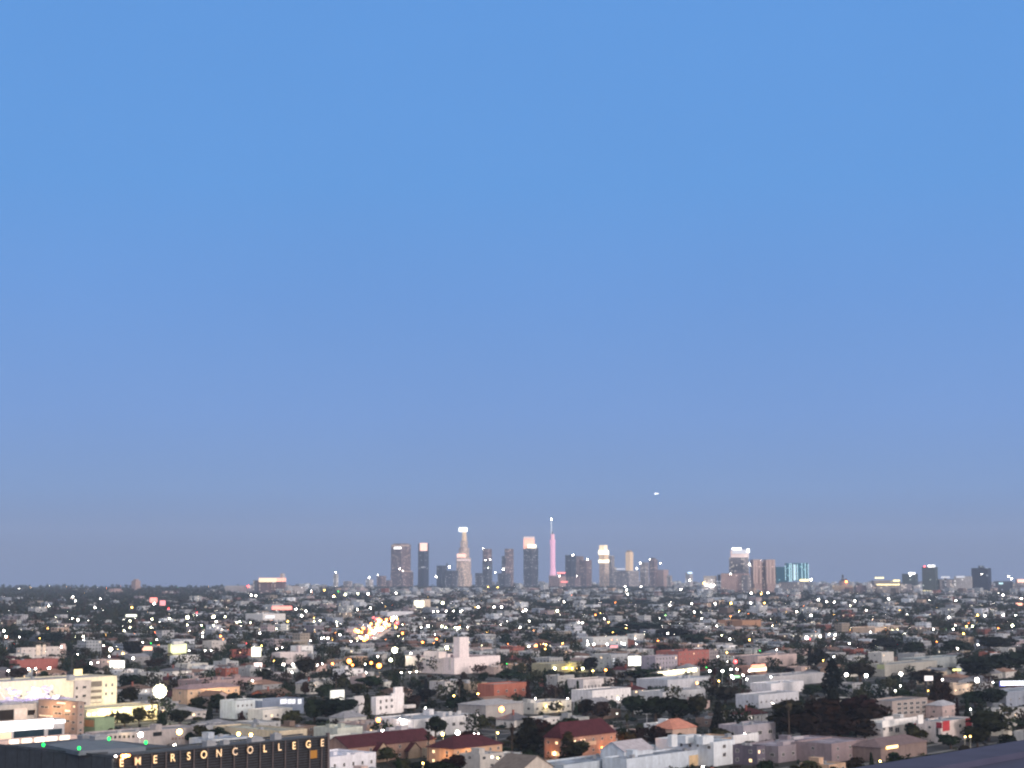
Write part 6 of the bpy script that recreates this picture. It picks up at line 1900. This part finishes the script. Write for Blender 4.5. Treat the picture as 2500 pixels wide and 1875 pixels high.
lots = []
for ia in range(-20, 700):
    for ib in range(-260, 320):
        a, b = ia * 23.5 + 6, ib * 19.5 + 4
        x, y = xy(a, b)
        if y < NEAR0 or y > 10400 or not inview(x, y, 8):
            continue
        lots.append((y, a, b, x))
lots.sort()
print('lots', len(lots))
PALW = [(WHITE, 'white'), (OFFW, 'cream white'), (GREY, 'grey'), (TAN, 'tan'), (PINK, 'pinkish'), (BROWN, 'brown'), (BRICK, 'red brick'), ((.36, .38, .41), 'blue grey'), ((.25, .22, .23), 'mauve'), (PEACH, 'peach'), ((.5, .48, .46), 'pale grey')]
WEI = [16, 16, 12, 8, 9, 8, 3, 8, 5, 3, 14]
fills, far_b, far_t, tree_spots = 0, [], [], []
for (y, a, b, x) in lots:
    if onroad(a + 9, b + 8, 3):
        if rng.random() < .30:
            tree_spots.append((y, x + rng.uniform(-4, 4), rng.uniform(6, 11), rng.uniform(5, 10)))
        continue
    r = rng.random()
    park = noise.noise(Vector((x / 420.0, y / 420.0, 3.3)))
    dens = .60 - .75 * max(0, park)
    if y > 4200:
        dens *= .72
    if x / y < -.12 and y > 3000:
        dens *= max(.22, 1 + (x / y + .12) * 9)
    if r > dens:
        for _ in range(3 if rng.random() < .5 else 2):
            tree_spots.append((y + rng.uniform(-8, 8), x + rng.uniform(-8, 8), rng.uniform(7, 15), rng.uniform(7, 15)))
        continue
    for _ in range(2 if rng.random() < .5 else 1):
        tree_spots.append((y + rng.uniform(-12, 9), x + rng.uniform(-12, 12), rng.uniform(6, 13), rng.uniform(6, 12)))
    L, Wd = rng.uniform(12, 21), rng.uniform(11, 17.5)
    h = rng.choice((4.2, 4.8, 6.2, 6.8, 7.4, 9, 9.5, 10.5)) if rng.random() < .93 else rng.uniform(11, 17)
    if y > 3200 and rng.random() < (.10 if y < 6000 else .2):
        L, Wd, h = L * 1.4, Wd * 1.3, rng.uniform(10, 22 if y < 6000 else 34)
    a0, b0 = a + rng.uniform(0, 2), b + rng.uniform(0, 1.5)
    col, cname = rng.choices(PALW, WEI)[0]
    kk = rng.uniform(.8, 1.06)
    col = tuple(c * kk * rng.uniform(.985, 1.015) for c in col)
    kind = 'flat' if h > 8 or rng.random() < .6 else rng.choice(('hip', 'gable'))
    if y < 2300 or fills < NFILL:
        if overlaps(a0, a0 + L, b0, b0 + Wd):
            if rng.random() < .3:
                tree_spots.append((y, x, rng.uniform(4, 8), rng.uniform(5, 8)))
            continue
    X0, Y0 = xy(a0, b0)
    c1, c2, c3 = proj(X0, Y0, h), proj(*xy(a0 + L, b0), h), proj(*xy(a0, b0 + Wd), h)
    top = min(c1[1], c2[1], c3[1]) - 2
    bot = proj(X0, Y0, 0)[1]
    if hides(c3[0], c2[0], top, bot, Y0):
        if rng.random() < .5:
            tree_spots.append((y, x, rng.uniform(3, 6), rng.uniform(4, 7)))
        continue
    if fills < NFILL:
        if hidden(c3[0], c2[0], top, bot, Y0, KEEP):
            continue
        fills += 1
        FOOT.append((a0, a0 + L, b0, b0 + Wd))
        roofw = {'flat': 'flat roofed', 'hip': 'hip roofed', 'gable': 'gable roofed'}[kind]
        size = 'tall' if h > 8.9 else 'low' if h < 5 else 'two storey'
        cat = 'apartment block' if h > 8.9 else 'house'
        rc = rng.choice((RLIGHT, RWHITE, RDARK, RMID, RMID, RLIGHT)) if kind == 'flat' else rng.choice((RBROWN, RDARK, RRED, (.20, .12, .09), RMID))
        rise = rng.uniform(1.8, 3.2)
        near = Y0 < 1500
        kk = rng.uniform(.85, 1.1)
        rc = tuple(c * kk for c in rc)
        root = thing('apartment_block' if h > 8.9 else 'house', '', cat, (X0, Y0, 0), TH, 'houses and flats of the near blocks')
        if kind == 'flat':
            w = wall_mesh(L, Wd, h)
            link('roof', flat_roof_mesh(L, Wd, h), root, col=rc)
        else:
            w = gable_wall_mesh(L, Wd, h, rise) if kind == 'gable' else MB().box(0, 0, 0, L, Wd, h, bottom=False).mesh('wall', STUCCO)
            link('roof', pitched_mesh(L, Wd, h, rise, kind), root, col=rc)
        link('wall', w, root, col=col)
        nr = 3 if h > 8.9 else 2 if h > 5.5 else 1
        if near or fills % 2 == 0:
            ww = rng.choice((1.2, 1.6, 2.2))
            nc = rng.choice((2, 3, 4))
            for r_ in range(nr):
                z = h * (r_ + .5) / nr - .6
                for k in range(nc):
                    if rng.random() < .82:
                        kd = 'y' if rng.random() < .10 else 'w' if rng.random() < .05 else 'd'
                        link('window', WIN[kd], root, (L * (k + .5) / nc - ww / 2, 0, z), 0, (ww, 1, rng.choice((1.1, 1.4))))
            if rng.random() < .5:
                link('door', DOOR, root, (L * rng.choice((.08, .9)) - .5, 0, .05), 0)
            if near:
                link('window', WIN['d'], root, (0, Wd * .5 + .8, z), -math.pi / 2, (1.6, 1, 1.4))
        else:
            w.materials[0] = WINWALL
        if kind == 'flat' and rng.random() < .85:
            for _q in range(rng.choice((1, 2, 3))):
                link('rooftop_unit', UNIT, root, (L * rng.uniform(.15, .85), Wd * rng.uniform(.2, .8), h - .68), rng.choice((0, 1.57)), (rng.uniform(.7, 1.4),) * 3)
            if rng.random() < .4:
                link('antenna', ANT, root, (L * rng.uniform(.2, .8), Wd * rng.uniform(.2, .8), h - .68), rng.uniform(0, 3))
            if near and rng.random() < .5:
                link('stair_hut', STAIR, root, (L * rng.uniform(.25, .4), Wd * rng.uniform(.3, .7), h - .68), col=col)
            elif rng.random() < .5:
                link('vent_pipe', VENT, root, (L * rng.uniform(.6, .85), Wd * rng.uniform(.2, .8), h - .68))
        elif kind != 'flat' and rng.random() < .5:
            link('chimney', MB().box(-.45, -.35, 0, .45, .35, rise + 1.6).box(-.55, -.45, rise + 1.6, .55, .45, rise + 1.8).mesh('chimney', STUCCO), root, (L * .3, Wd * .35, h), col=BRICK)
        cx, cy = xy(a0 + L / 2, b0 + Wd / 2)
        PENDING.append((root, (size, cname, roofw, 'flats' if cat != 'house' else 'house'), cx, cy, h))
    else:
        if x / y < -.14 and y > 5000 and h > 12:
            h *= .5
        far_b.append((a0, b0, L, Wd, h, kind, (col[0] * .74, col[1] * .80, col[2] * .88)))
print('fills', fills, 'far', len(far_b), 'last near depth', y)

# trees of the near blocks, then all the rest as one wood of tree tops
for k in range(2600):
    y = rng.uniform(3600, 9900)
    x = rng.uniform(-.3, .3) * y
    left = x / y < -.12
    if left or rng.random() < .5:
        tree_spots.append((y, x, rng.uniform(9, 26), rng.uniform(8, 17) * (1.25 if left else .95)))
tree_spots.sort()
ntree = 0
for (y, x, w, h) in tree_spots:
    a, b = ab(x, y)
    k = rng.choices(('broad', 'broad', 'cypress', 'conifer', 'palm', 'bush'), (60, 20, 6, 8, 9, 6))[0]
    if k == 'palm':
        h, w = h * .7 + 10, 3.8
    if k == 'cypress':
        h, w = h + 2, 2.4
    if k == 'bush':
        h, w = 2.6, w
    px, pt = proj(x, y, h)
    hw = w * FOC / y * .5
    if y < 2600 and any(f[0] - 1 < a < f[1] + 1 and f[2] - 1 < b < f[3] + 1 for f in FOOT):
        continue
    if hides(px - hw, px + hw, pt, proj(x, y, 0)[1], y):
        if rng.random() < .6:
            h, w, k = rng.uniform(1.2, 2.6), rng.uniform(3, 6), 'bush'
            px, pt = proj(x, y, h)
            hw = w * FOC / y * .5
        if k != 'bush' or hides(px - hw, px + hw, pt, proj(x, y, 0)[1], y):
            continue
    c = rng.choices((GREEN, OLIVE, RUST, BLUISH, (.013, .019, .011), (.025, .019, .014)), (30, 20, 8, 10, 25, 16))[0]
    cw = 'dark green' if c in (GREEN, (.013, .019, .011)) else 'olive' if c is OLIVE else 'rust brown' if c is RUST else 'blue green' if c is BLUISH else 'dull brown'
    if ntree < 185:
        if hidden(px - hw, px + hw, pt, pt + 5, y, KEEP):
            continue
        ntree += 1
        tree(k, x, y, h, w, c, None, 'street and garden trees', ('tall' if h > 11 else 'small' if h < 6 else 'mid sized', cw, {'broad': 'tree', 'bush': 'shrub', 'palm': 'palm', 'conifer': 'conifer', 'cypress': 'cypress'}[k]), rng)
    else:
        far_t.append((x, y, w, h, c, k))
print('trees', ntree, 'far', len(far_t))

# ------------------------------------------------------------------ the sea of roofs beyond: far too many to count
cv, cf, cc = [], [], []
for (a0, b0, L, Wd, h, kind, col) in far_b:
    rc = (.36, .36, .38) if rng.random() < .45 else (.14, .13, .14) if rng.random() < .6 else (.55, .55, .56)
    if kind != 'flat':
        rc = rng.choice(((.14, .08, .065), (.11, .10, .11), (.2, .13, .1)))
    i = len(cv)
    q = [(a0, b0), (a0 + L, b0), (a0 + L, b0 + Wd), (a0, b0 + Wd)]
    cv += [(*p_, 0) for p_ in q] + [(*p_, h) for p_ in q]
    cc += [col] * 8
    cf += [(i, i + 1, i + 5, i + 4), (i + 3, i, i + 4, i + 7)]
    j = len(cv)
    if kind == 'flat':
        cv += [(*p_, h + .02) for p_ in q]
        cc += [rc] * 4
        cf.append((j, j + 1, j + 2, j + 3))
        if rng.random() < .5:
            u, v_, s = a0 + L * rng.uniform(.2, .6), b0 + Wd * rng.uniform(.2, .6), rng.uniform(1.5, 3.5)
            j = len(cv)
            e = [(u, v_), (u + s, v_), (u + s, v_ + s), (u, v_ + s)]
            cv += [(*p_, h) for p_ in e] + [(*p_, h + s * .6) for p_ in e]
            cc += [(.45, .45, .46)] * 8
            cf += [(j, j + 1, j + 5, j + 4), (j + 3, j, j + 4, j + 7), (j + 4, j + 5, j + 6, j + 7)]
    else:
        r_ = rng.uniform(1.8, 3.4)
        ins = Wd / 2 if kind == 'hip' else 0
        ins = min(ins, L / 2 - .1)
        cv += [(a0 - .4, b0 - .4, h), (a0 + L + .4, b0 - .4, h), (a0 + L + .4, b0 + Wd + .4, h), (a0 - .4, b0 + Wd + .4, h), (a0 + ins, b0 + Wd / 2, h + r_), (a0 + L - ins, b0 + Wd / 2, h + r_)]
        cc += [rc] * 6
        cf += [(j, j + 1, j + 5, j + 4), (j + 2, j + 3, j + 4, j + 5), (j + 3, j, j + 4), (j + 1, j + 2, j + 5)]
me = bpy.data.meshes.new('far_houses')
me.from_pydata(cv, [], cf)
at = me.color_attributes.new('Col', 'FLOAT_COLOR', 'POINT')
at.data.foreach_set('color', np.c_[np.array(cc, dtype=np.float32), np.ones(len(cc), dtype=np.float32)].ravel())
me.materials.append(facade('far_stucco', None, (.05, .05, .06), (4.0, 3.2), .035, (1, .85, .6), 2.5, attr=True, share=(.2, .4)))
o = setting('far_houses', me, 'stuff')
o.rotation_euler = (0, 0, TH)

nr = np.random.default_rng(5)
FT = nr.permutation(len(far_t))
V, CO = [], []
for (x, y, w, h, c, k) in far_t:
    n = 110 if y < 2000 else 50 if y < 3200 else 14 if y < 6500 else 10
    s = (.72 if y < 2000 else 1.0 if y < 3200 else 2.2 if y < 6500 else 3.4) * (w / 9) ** .5
    if k in ('palm', 'cypress'):
        n = max(8, n // 2)
        w = max(w, 2.5)
    d = nr.normal(size=(n, 3))
    d /= np.linalg.norm(d, axis=1)[:, None]
    rad = nr.uniform(.55, 1.05, n)
    lob = 1 + .25 * np.sin(d[:, 0] * 5 + x) * np.cos(d[:, 1] * 4 + y)
    hh = h * .42 if k != 'palm' else 1.3
    ctr = np.c_[x + d[:, 0] * w / 2 * rad * lob, y + d[:, 1] * w / 2 * rad * lob, (h - hh) + d[:, 2] * hh * rad * lob]
    if k in ('conifer', 'cypress'):
        f = np.clip(1.15 - (ctr[:, 2] / h), .12, 1)
        ctr[:, 0] = x + (ctr[:, 0] - x) * f * 1.3
        ctr[:, 1] = y + (ctr[:, 1] - y) * f * 1.3
    nn = d + nr.normal(size=(n, 3)) * .7
    nn /= np.linalg.norm(nn, axis=1)[:, None]
    t1 = np.cross(nn, nr.normal(size=(n, 3)))
    t1 /= np.linalg.norm(t1, axis=1)[:, None]
    t2 = np.cross(nn, t1)
    sz = (s * nr.uniform(.6, 1.3, n))[:, None]
    q = np.stack([ctr - t1 * sz - t2 * sz * .4, ctr + t1 * sz * .3 - t2 * sz, ctr + t1 * sz + t2 * sz * .3, ctr - t1 * sz * .4 + t2 * sz], 1)
    V.append(q.reshape(-1, 3))
    CO.append(np.repeat((np.array(c) * nr.uniform(.8, 1.25))[None], n * 4, 0))
V, CO = np.concatenate(V), np.concatenate(CO)
nq = len(V) // 4
me = bpy.data.meshes.new('far_trees')
me.vertices.add(len(V))
me.vertices.foreach_set('co', V.astype(np.float32).ravel())
me.loops.add(len(V))
me.loops.foreach_set('vertex_index', np.arange(len(V), dtype=np.int32))
me.polygons.add(nq)
me.polygons.foreach_set('loop_start', np.arange(0, len(V), 4, dtype=np.int32))
me.update(calc_edges=True)
at = me.color_attributes.new('Col', 'FLOAT_COLOR', 'POINT')
at.data.foreach_set('color', np.c_[CO, np.ones(len(CO))].astype(np.float32).ravel())
fm, ft_, fn_, fb_ = nodes('far_leaves')
q = fn_.new('ShaderNodeAttribute')
q.attribute_name = 'Col'
ft_.links.new(q.outputs['Color'], fb_.inputs['Base Color'])
fb_.inputs['Roughness'].default_value = .8
me.materials.append(fm)
setting('far_trees', me, 'stuff')
print('far leaf faces', nq)


# low shrubs and clipped greenery between the near buildings, a mass nobody could count
sv, scol = [], []
for k in range(5200):
    d = 640 * (2300 / 640) ** rng.random()
    x = rng.uniform(-.31, .31) * d
    a, b = ab(x, d)
    if onroad(a, b, 1) or any(f[0] - .5 < a < f[1] + .5 and f[2] - .5 < b < f[3] + .5 for f in FOOT):
        continue
    h, w = rng.uniform(.7, 2.4), rng.uniform(1.5, 4.5)
    col = rng.choice((GREEN, OLIVE, BLUISH, (.025, .019, .014)))
    for j in range(16):
        t, q, u = rng.uniform(0, 6.28), rng.random() ** .5 * w / 2, rng.random()
        c = Vector((x + q * math.cos(t), d + q * math.sin(t), h * u * (1.1 - q / w)))
        n = Vector((rng.uniform(-1, 1), rng.uniform(-1, 1), rng.uniform(0, 1.2))).normalized()
        e1 = n.orthogonal().normalized()
        e2 = n.cross(e1)
        s = rng.uniform(.25, .6)
        sv += [c - e1 * s, c - e2 * s, c + e1 * s, c + e2 * s]
        scol += [[v * rng.uniform(.8, 1.3) for v in col]] * 4
me = bpy.data.meshes.new('shrubbery')
me.from_pydata([tuple(v) for v in sv], [], [(i, i + 1, i + 2, i + 3) for i in range(0, len(sv), 4)])
at = me.color_attributes.new('Col', 'FLOAT_COLOR', 'POINT')
at.data.foreach_set('color', np.c_[np.array(scol), np.ones(len(scol))].astype(np.float32).ravel())
me.materials.append(fm)
setting('shrubbery', me, 'stuff')

# wooden poles along the near streets, carrying their wires
_u = MB().tube((0, 0, 0), (0, 0, 11.5), .19, .12, 8)
UPOLE = _u.mesh('pole', BARK)
UARM = MB().box(-1.5, -.07, 10.5, 1.5, .07, 10.66).box(-1.2, -.07, 9.5, 1.2, .07, 9.64).mesh('crossarm', BARK)
UCAN = MB().tube((.35, 0, 8.2), (.35, 0, 9.2), .26, .26, 10).mesh('transformer', METAL)
nup = 0
for ib in range(-12, 16):
    b = ib * BLOCK_B + ROAD + 1.2
    prev = None
    for k in range(0, 60):
        a = 300 + k * 38.0
        x, y = xy(a, b)
        ok = 690 < y < 1400 and inview(x, y, 10, 0) and nup < 46 and not any(f[0] - 1 < a < f[1] + 1 and f[2] - 1 < b < f[3] + 1 for f in FOOT)
        if ok:
            px, pt = proj(x, y, 11.5)
            ok = not hides(px - 2, px + 2, pt, pt + 12, y)
        if not ok:
            continue
        nup += 1
        up = thing('utility_pole', '', 'utility pole', (x, y, 0), TH + math.pi / 2, 'wooden utility poles along the near streets')
        link('pole', UPOLE, up)
        link('crossarm', UARM, up)
        if rng.random() < .4:
            link('transformer', UCAN, up)
        PENDING.append((up, ('thin', 'wooden utility pole'), x, y, 11.5))
print('utility poles', nup)

# cars parked along the near streets
PG = 'cars parked along the near streets'
npk = 0
for ia in range(2, 12):
    for k in range(-40, 60):
        a, b = ia * BLOCK_A + rng.choice((1.6, ROAD - 1.6)), k * 7.5 + rng.uniform(-1, 1)
        x, y = xy(a, b)
        if npk >= 70 or rng.random() < .45 or not (700 < y < 1500) or not inview(x, y, 1, 0) or (b % BLOCK_B) < ROAD:
            continue
        px, pt = proj(x, y, 1.5)
        if hides(px - 8, px + 8, pt, pt + 10, y) or hidden(px - 6, px + 6, pt, pt + 6, y, KEEP) or any(f[0] - 3 < a < f[1] + 3 and f[2] - 3 < b < f[3] + 3 for f in FOOT):
            continue
        npk += 1
        j = rng.randrange(6)
        c = thing('car', '', 'car', (x, y, .07), TH + math.pi / 2 + rng.choice((0, math.pi)), PG)
        link('body', CARBODY, c, col=CARCOLS[j])
        link('window', CARGLASS, c)
        for wx in (-1.35, 1.4):
            for wy in (-.82, .82):
                link('wheel', WHEEL, c, (wx, wy, .33))
        PENDING.append((c, (('silver', 'black', 'red', 'navy', 'white', 'grey')[j], 'parked car'), x, y, 1.5))
print('parked', npk)

# small lamps scattered over the far city
lv, lf, li = [], [], []
LM = ['W', 'W', 'W', 'W', 'Y', 'W', 'O', 'G', 'W', 'Y', 'W', 'O', 'G', 'R', 'C', 'Y', 'O', 'Y']
LMS = ['W', 'Y', 'O', 'G', 'R', 'C']
for k in range(2100):
    d = 1700 * (9800 / 1700) ** (rng.random() ** .75)
    x = rng.uniform(-.3, .3) * d
    if rng.random() < .65:                       # most of them line the streets, the main ones above all
        a, b = ab(x, d)
        if rng.random() < .5:
            a, b = round(a / (BLOCK_A * 2)) * BLOCK_A * 2 + 2, round(b / 42) * 42
        else:
            b, a = round(b / (BLOCK_B * 3)) * BLOCK_B * 3 + 2, round(a / 42) * 42
        x, d = xy(a, b)
    z = rng.uniform(6, 11)
    c = rng.choice(LM)
    r = rng.choice((.08, .10, .13, .16, .20, .26, .36, .36, .55) if rng.random() < .9 else (.8, 1.0)) * (.55 + d / 9000)
    i = len(lv)
    lv += [(x + r, d, z), (x - r, d, z), (x, d + r, z), (x, d - r, z), (x, d, z + r), (x, d, z - r)]
    for t3 in ((0, 2, 4), (2, 1, 4), (1, 3, 4), (3, 0, 4), (2, 0, 5), (1, 2, 5), (3, 1, 5), (0, 3, 5)):
        lf.append(tuple(i + q_ for q_ in t3))
        li.append(LMS.index(c))
me = bpy.data.meshes.new('far_lamps')
me.from_pydata(lv, [], lf)
for c in LMS:
    me.materials.append(BULB[c])
me.polygons.foreach_set('material_index', li)
setting('far_lamps', me, 'stuff')

# ------------------------------------------------------------------ say of every unnamed thing which one it is
ORD = ['leftmost', 'second from left', 'third from left', 'fourth from left', 'fifth from left', 'sixth from left', 'seventh from left', 'eighth from left', 'ninth from left', 'tenth from left',
       'eleventh from left', 'twelfth from left', 'thirteenth from left', 'fourteenth from left', 'fifteenth from left', 'sixteenth from left', 'seventeenth from left', 'eighteenth from left', 'nineteenth from left', 'twentieth from left']
seen = {}
for o, wds, x, y, h in PENDING:
    px, pt = proj(x, y, h)
    pb = proj(x, y, 0)[1]
    pm_ = (pt + pb) / 2
    best = None
    for mk in MARKS:
        if mk[5] > 9000 and y < 5000:
            continue
        x0, x1 = max(0, mk[1]), min(2500, mk[2])
        cx, cy = (x0 + x1) / 2, (mk[3] + mk[4]) / 2
        dx = max(0, x0 - px, px - x1)
        dy = max(0, mk[3] - pm_, pm_ - mk[4])
        sc_ = math.hypot(dx, dy * 1.5) + .05 * abs(px - cx)
        if best is None or sc_ < best[0]:
            best = (sc_, mk, x0, x1)
    mk, x0, x1 = best[1:]
    if px < x0:
        rel = 'left of'
    elif px > x1:
        rel = 'right of'
    elif y > mk[5] + 3:
        rel = 'behind'
    else:
        rel = 'in front of'
    txt = ' '.join(wds) + f' {rel} the {mk[0]}'
    seen.setdefault(txt, []).append((px, o))
for txt, lst in seen.items():
    lst.sort(key=lambda q_: q_[0])
    for k, (px, o) in enumerate(lst):
        if len(lst) == 1:
            o['label'] = txt
        elif len(lst) == 2:
            o['label'] = txt + (', the left one' if k == 0 else ', the right one')
        else:
            o['label'] = txt + ', ' + ('rightmost' if k == len(lst) - 1 else ORD[min(k, 19)])
print('objects', len(bpy.data.objects))
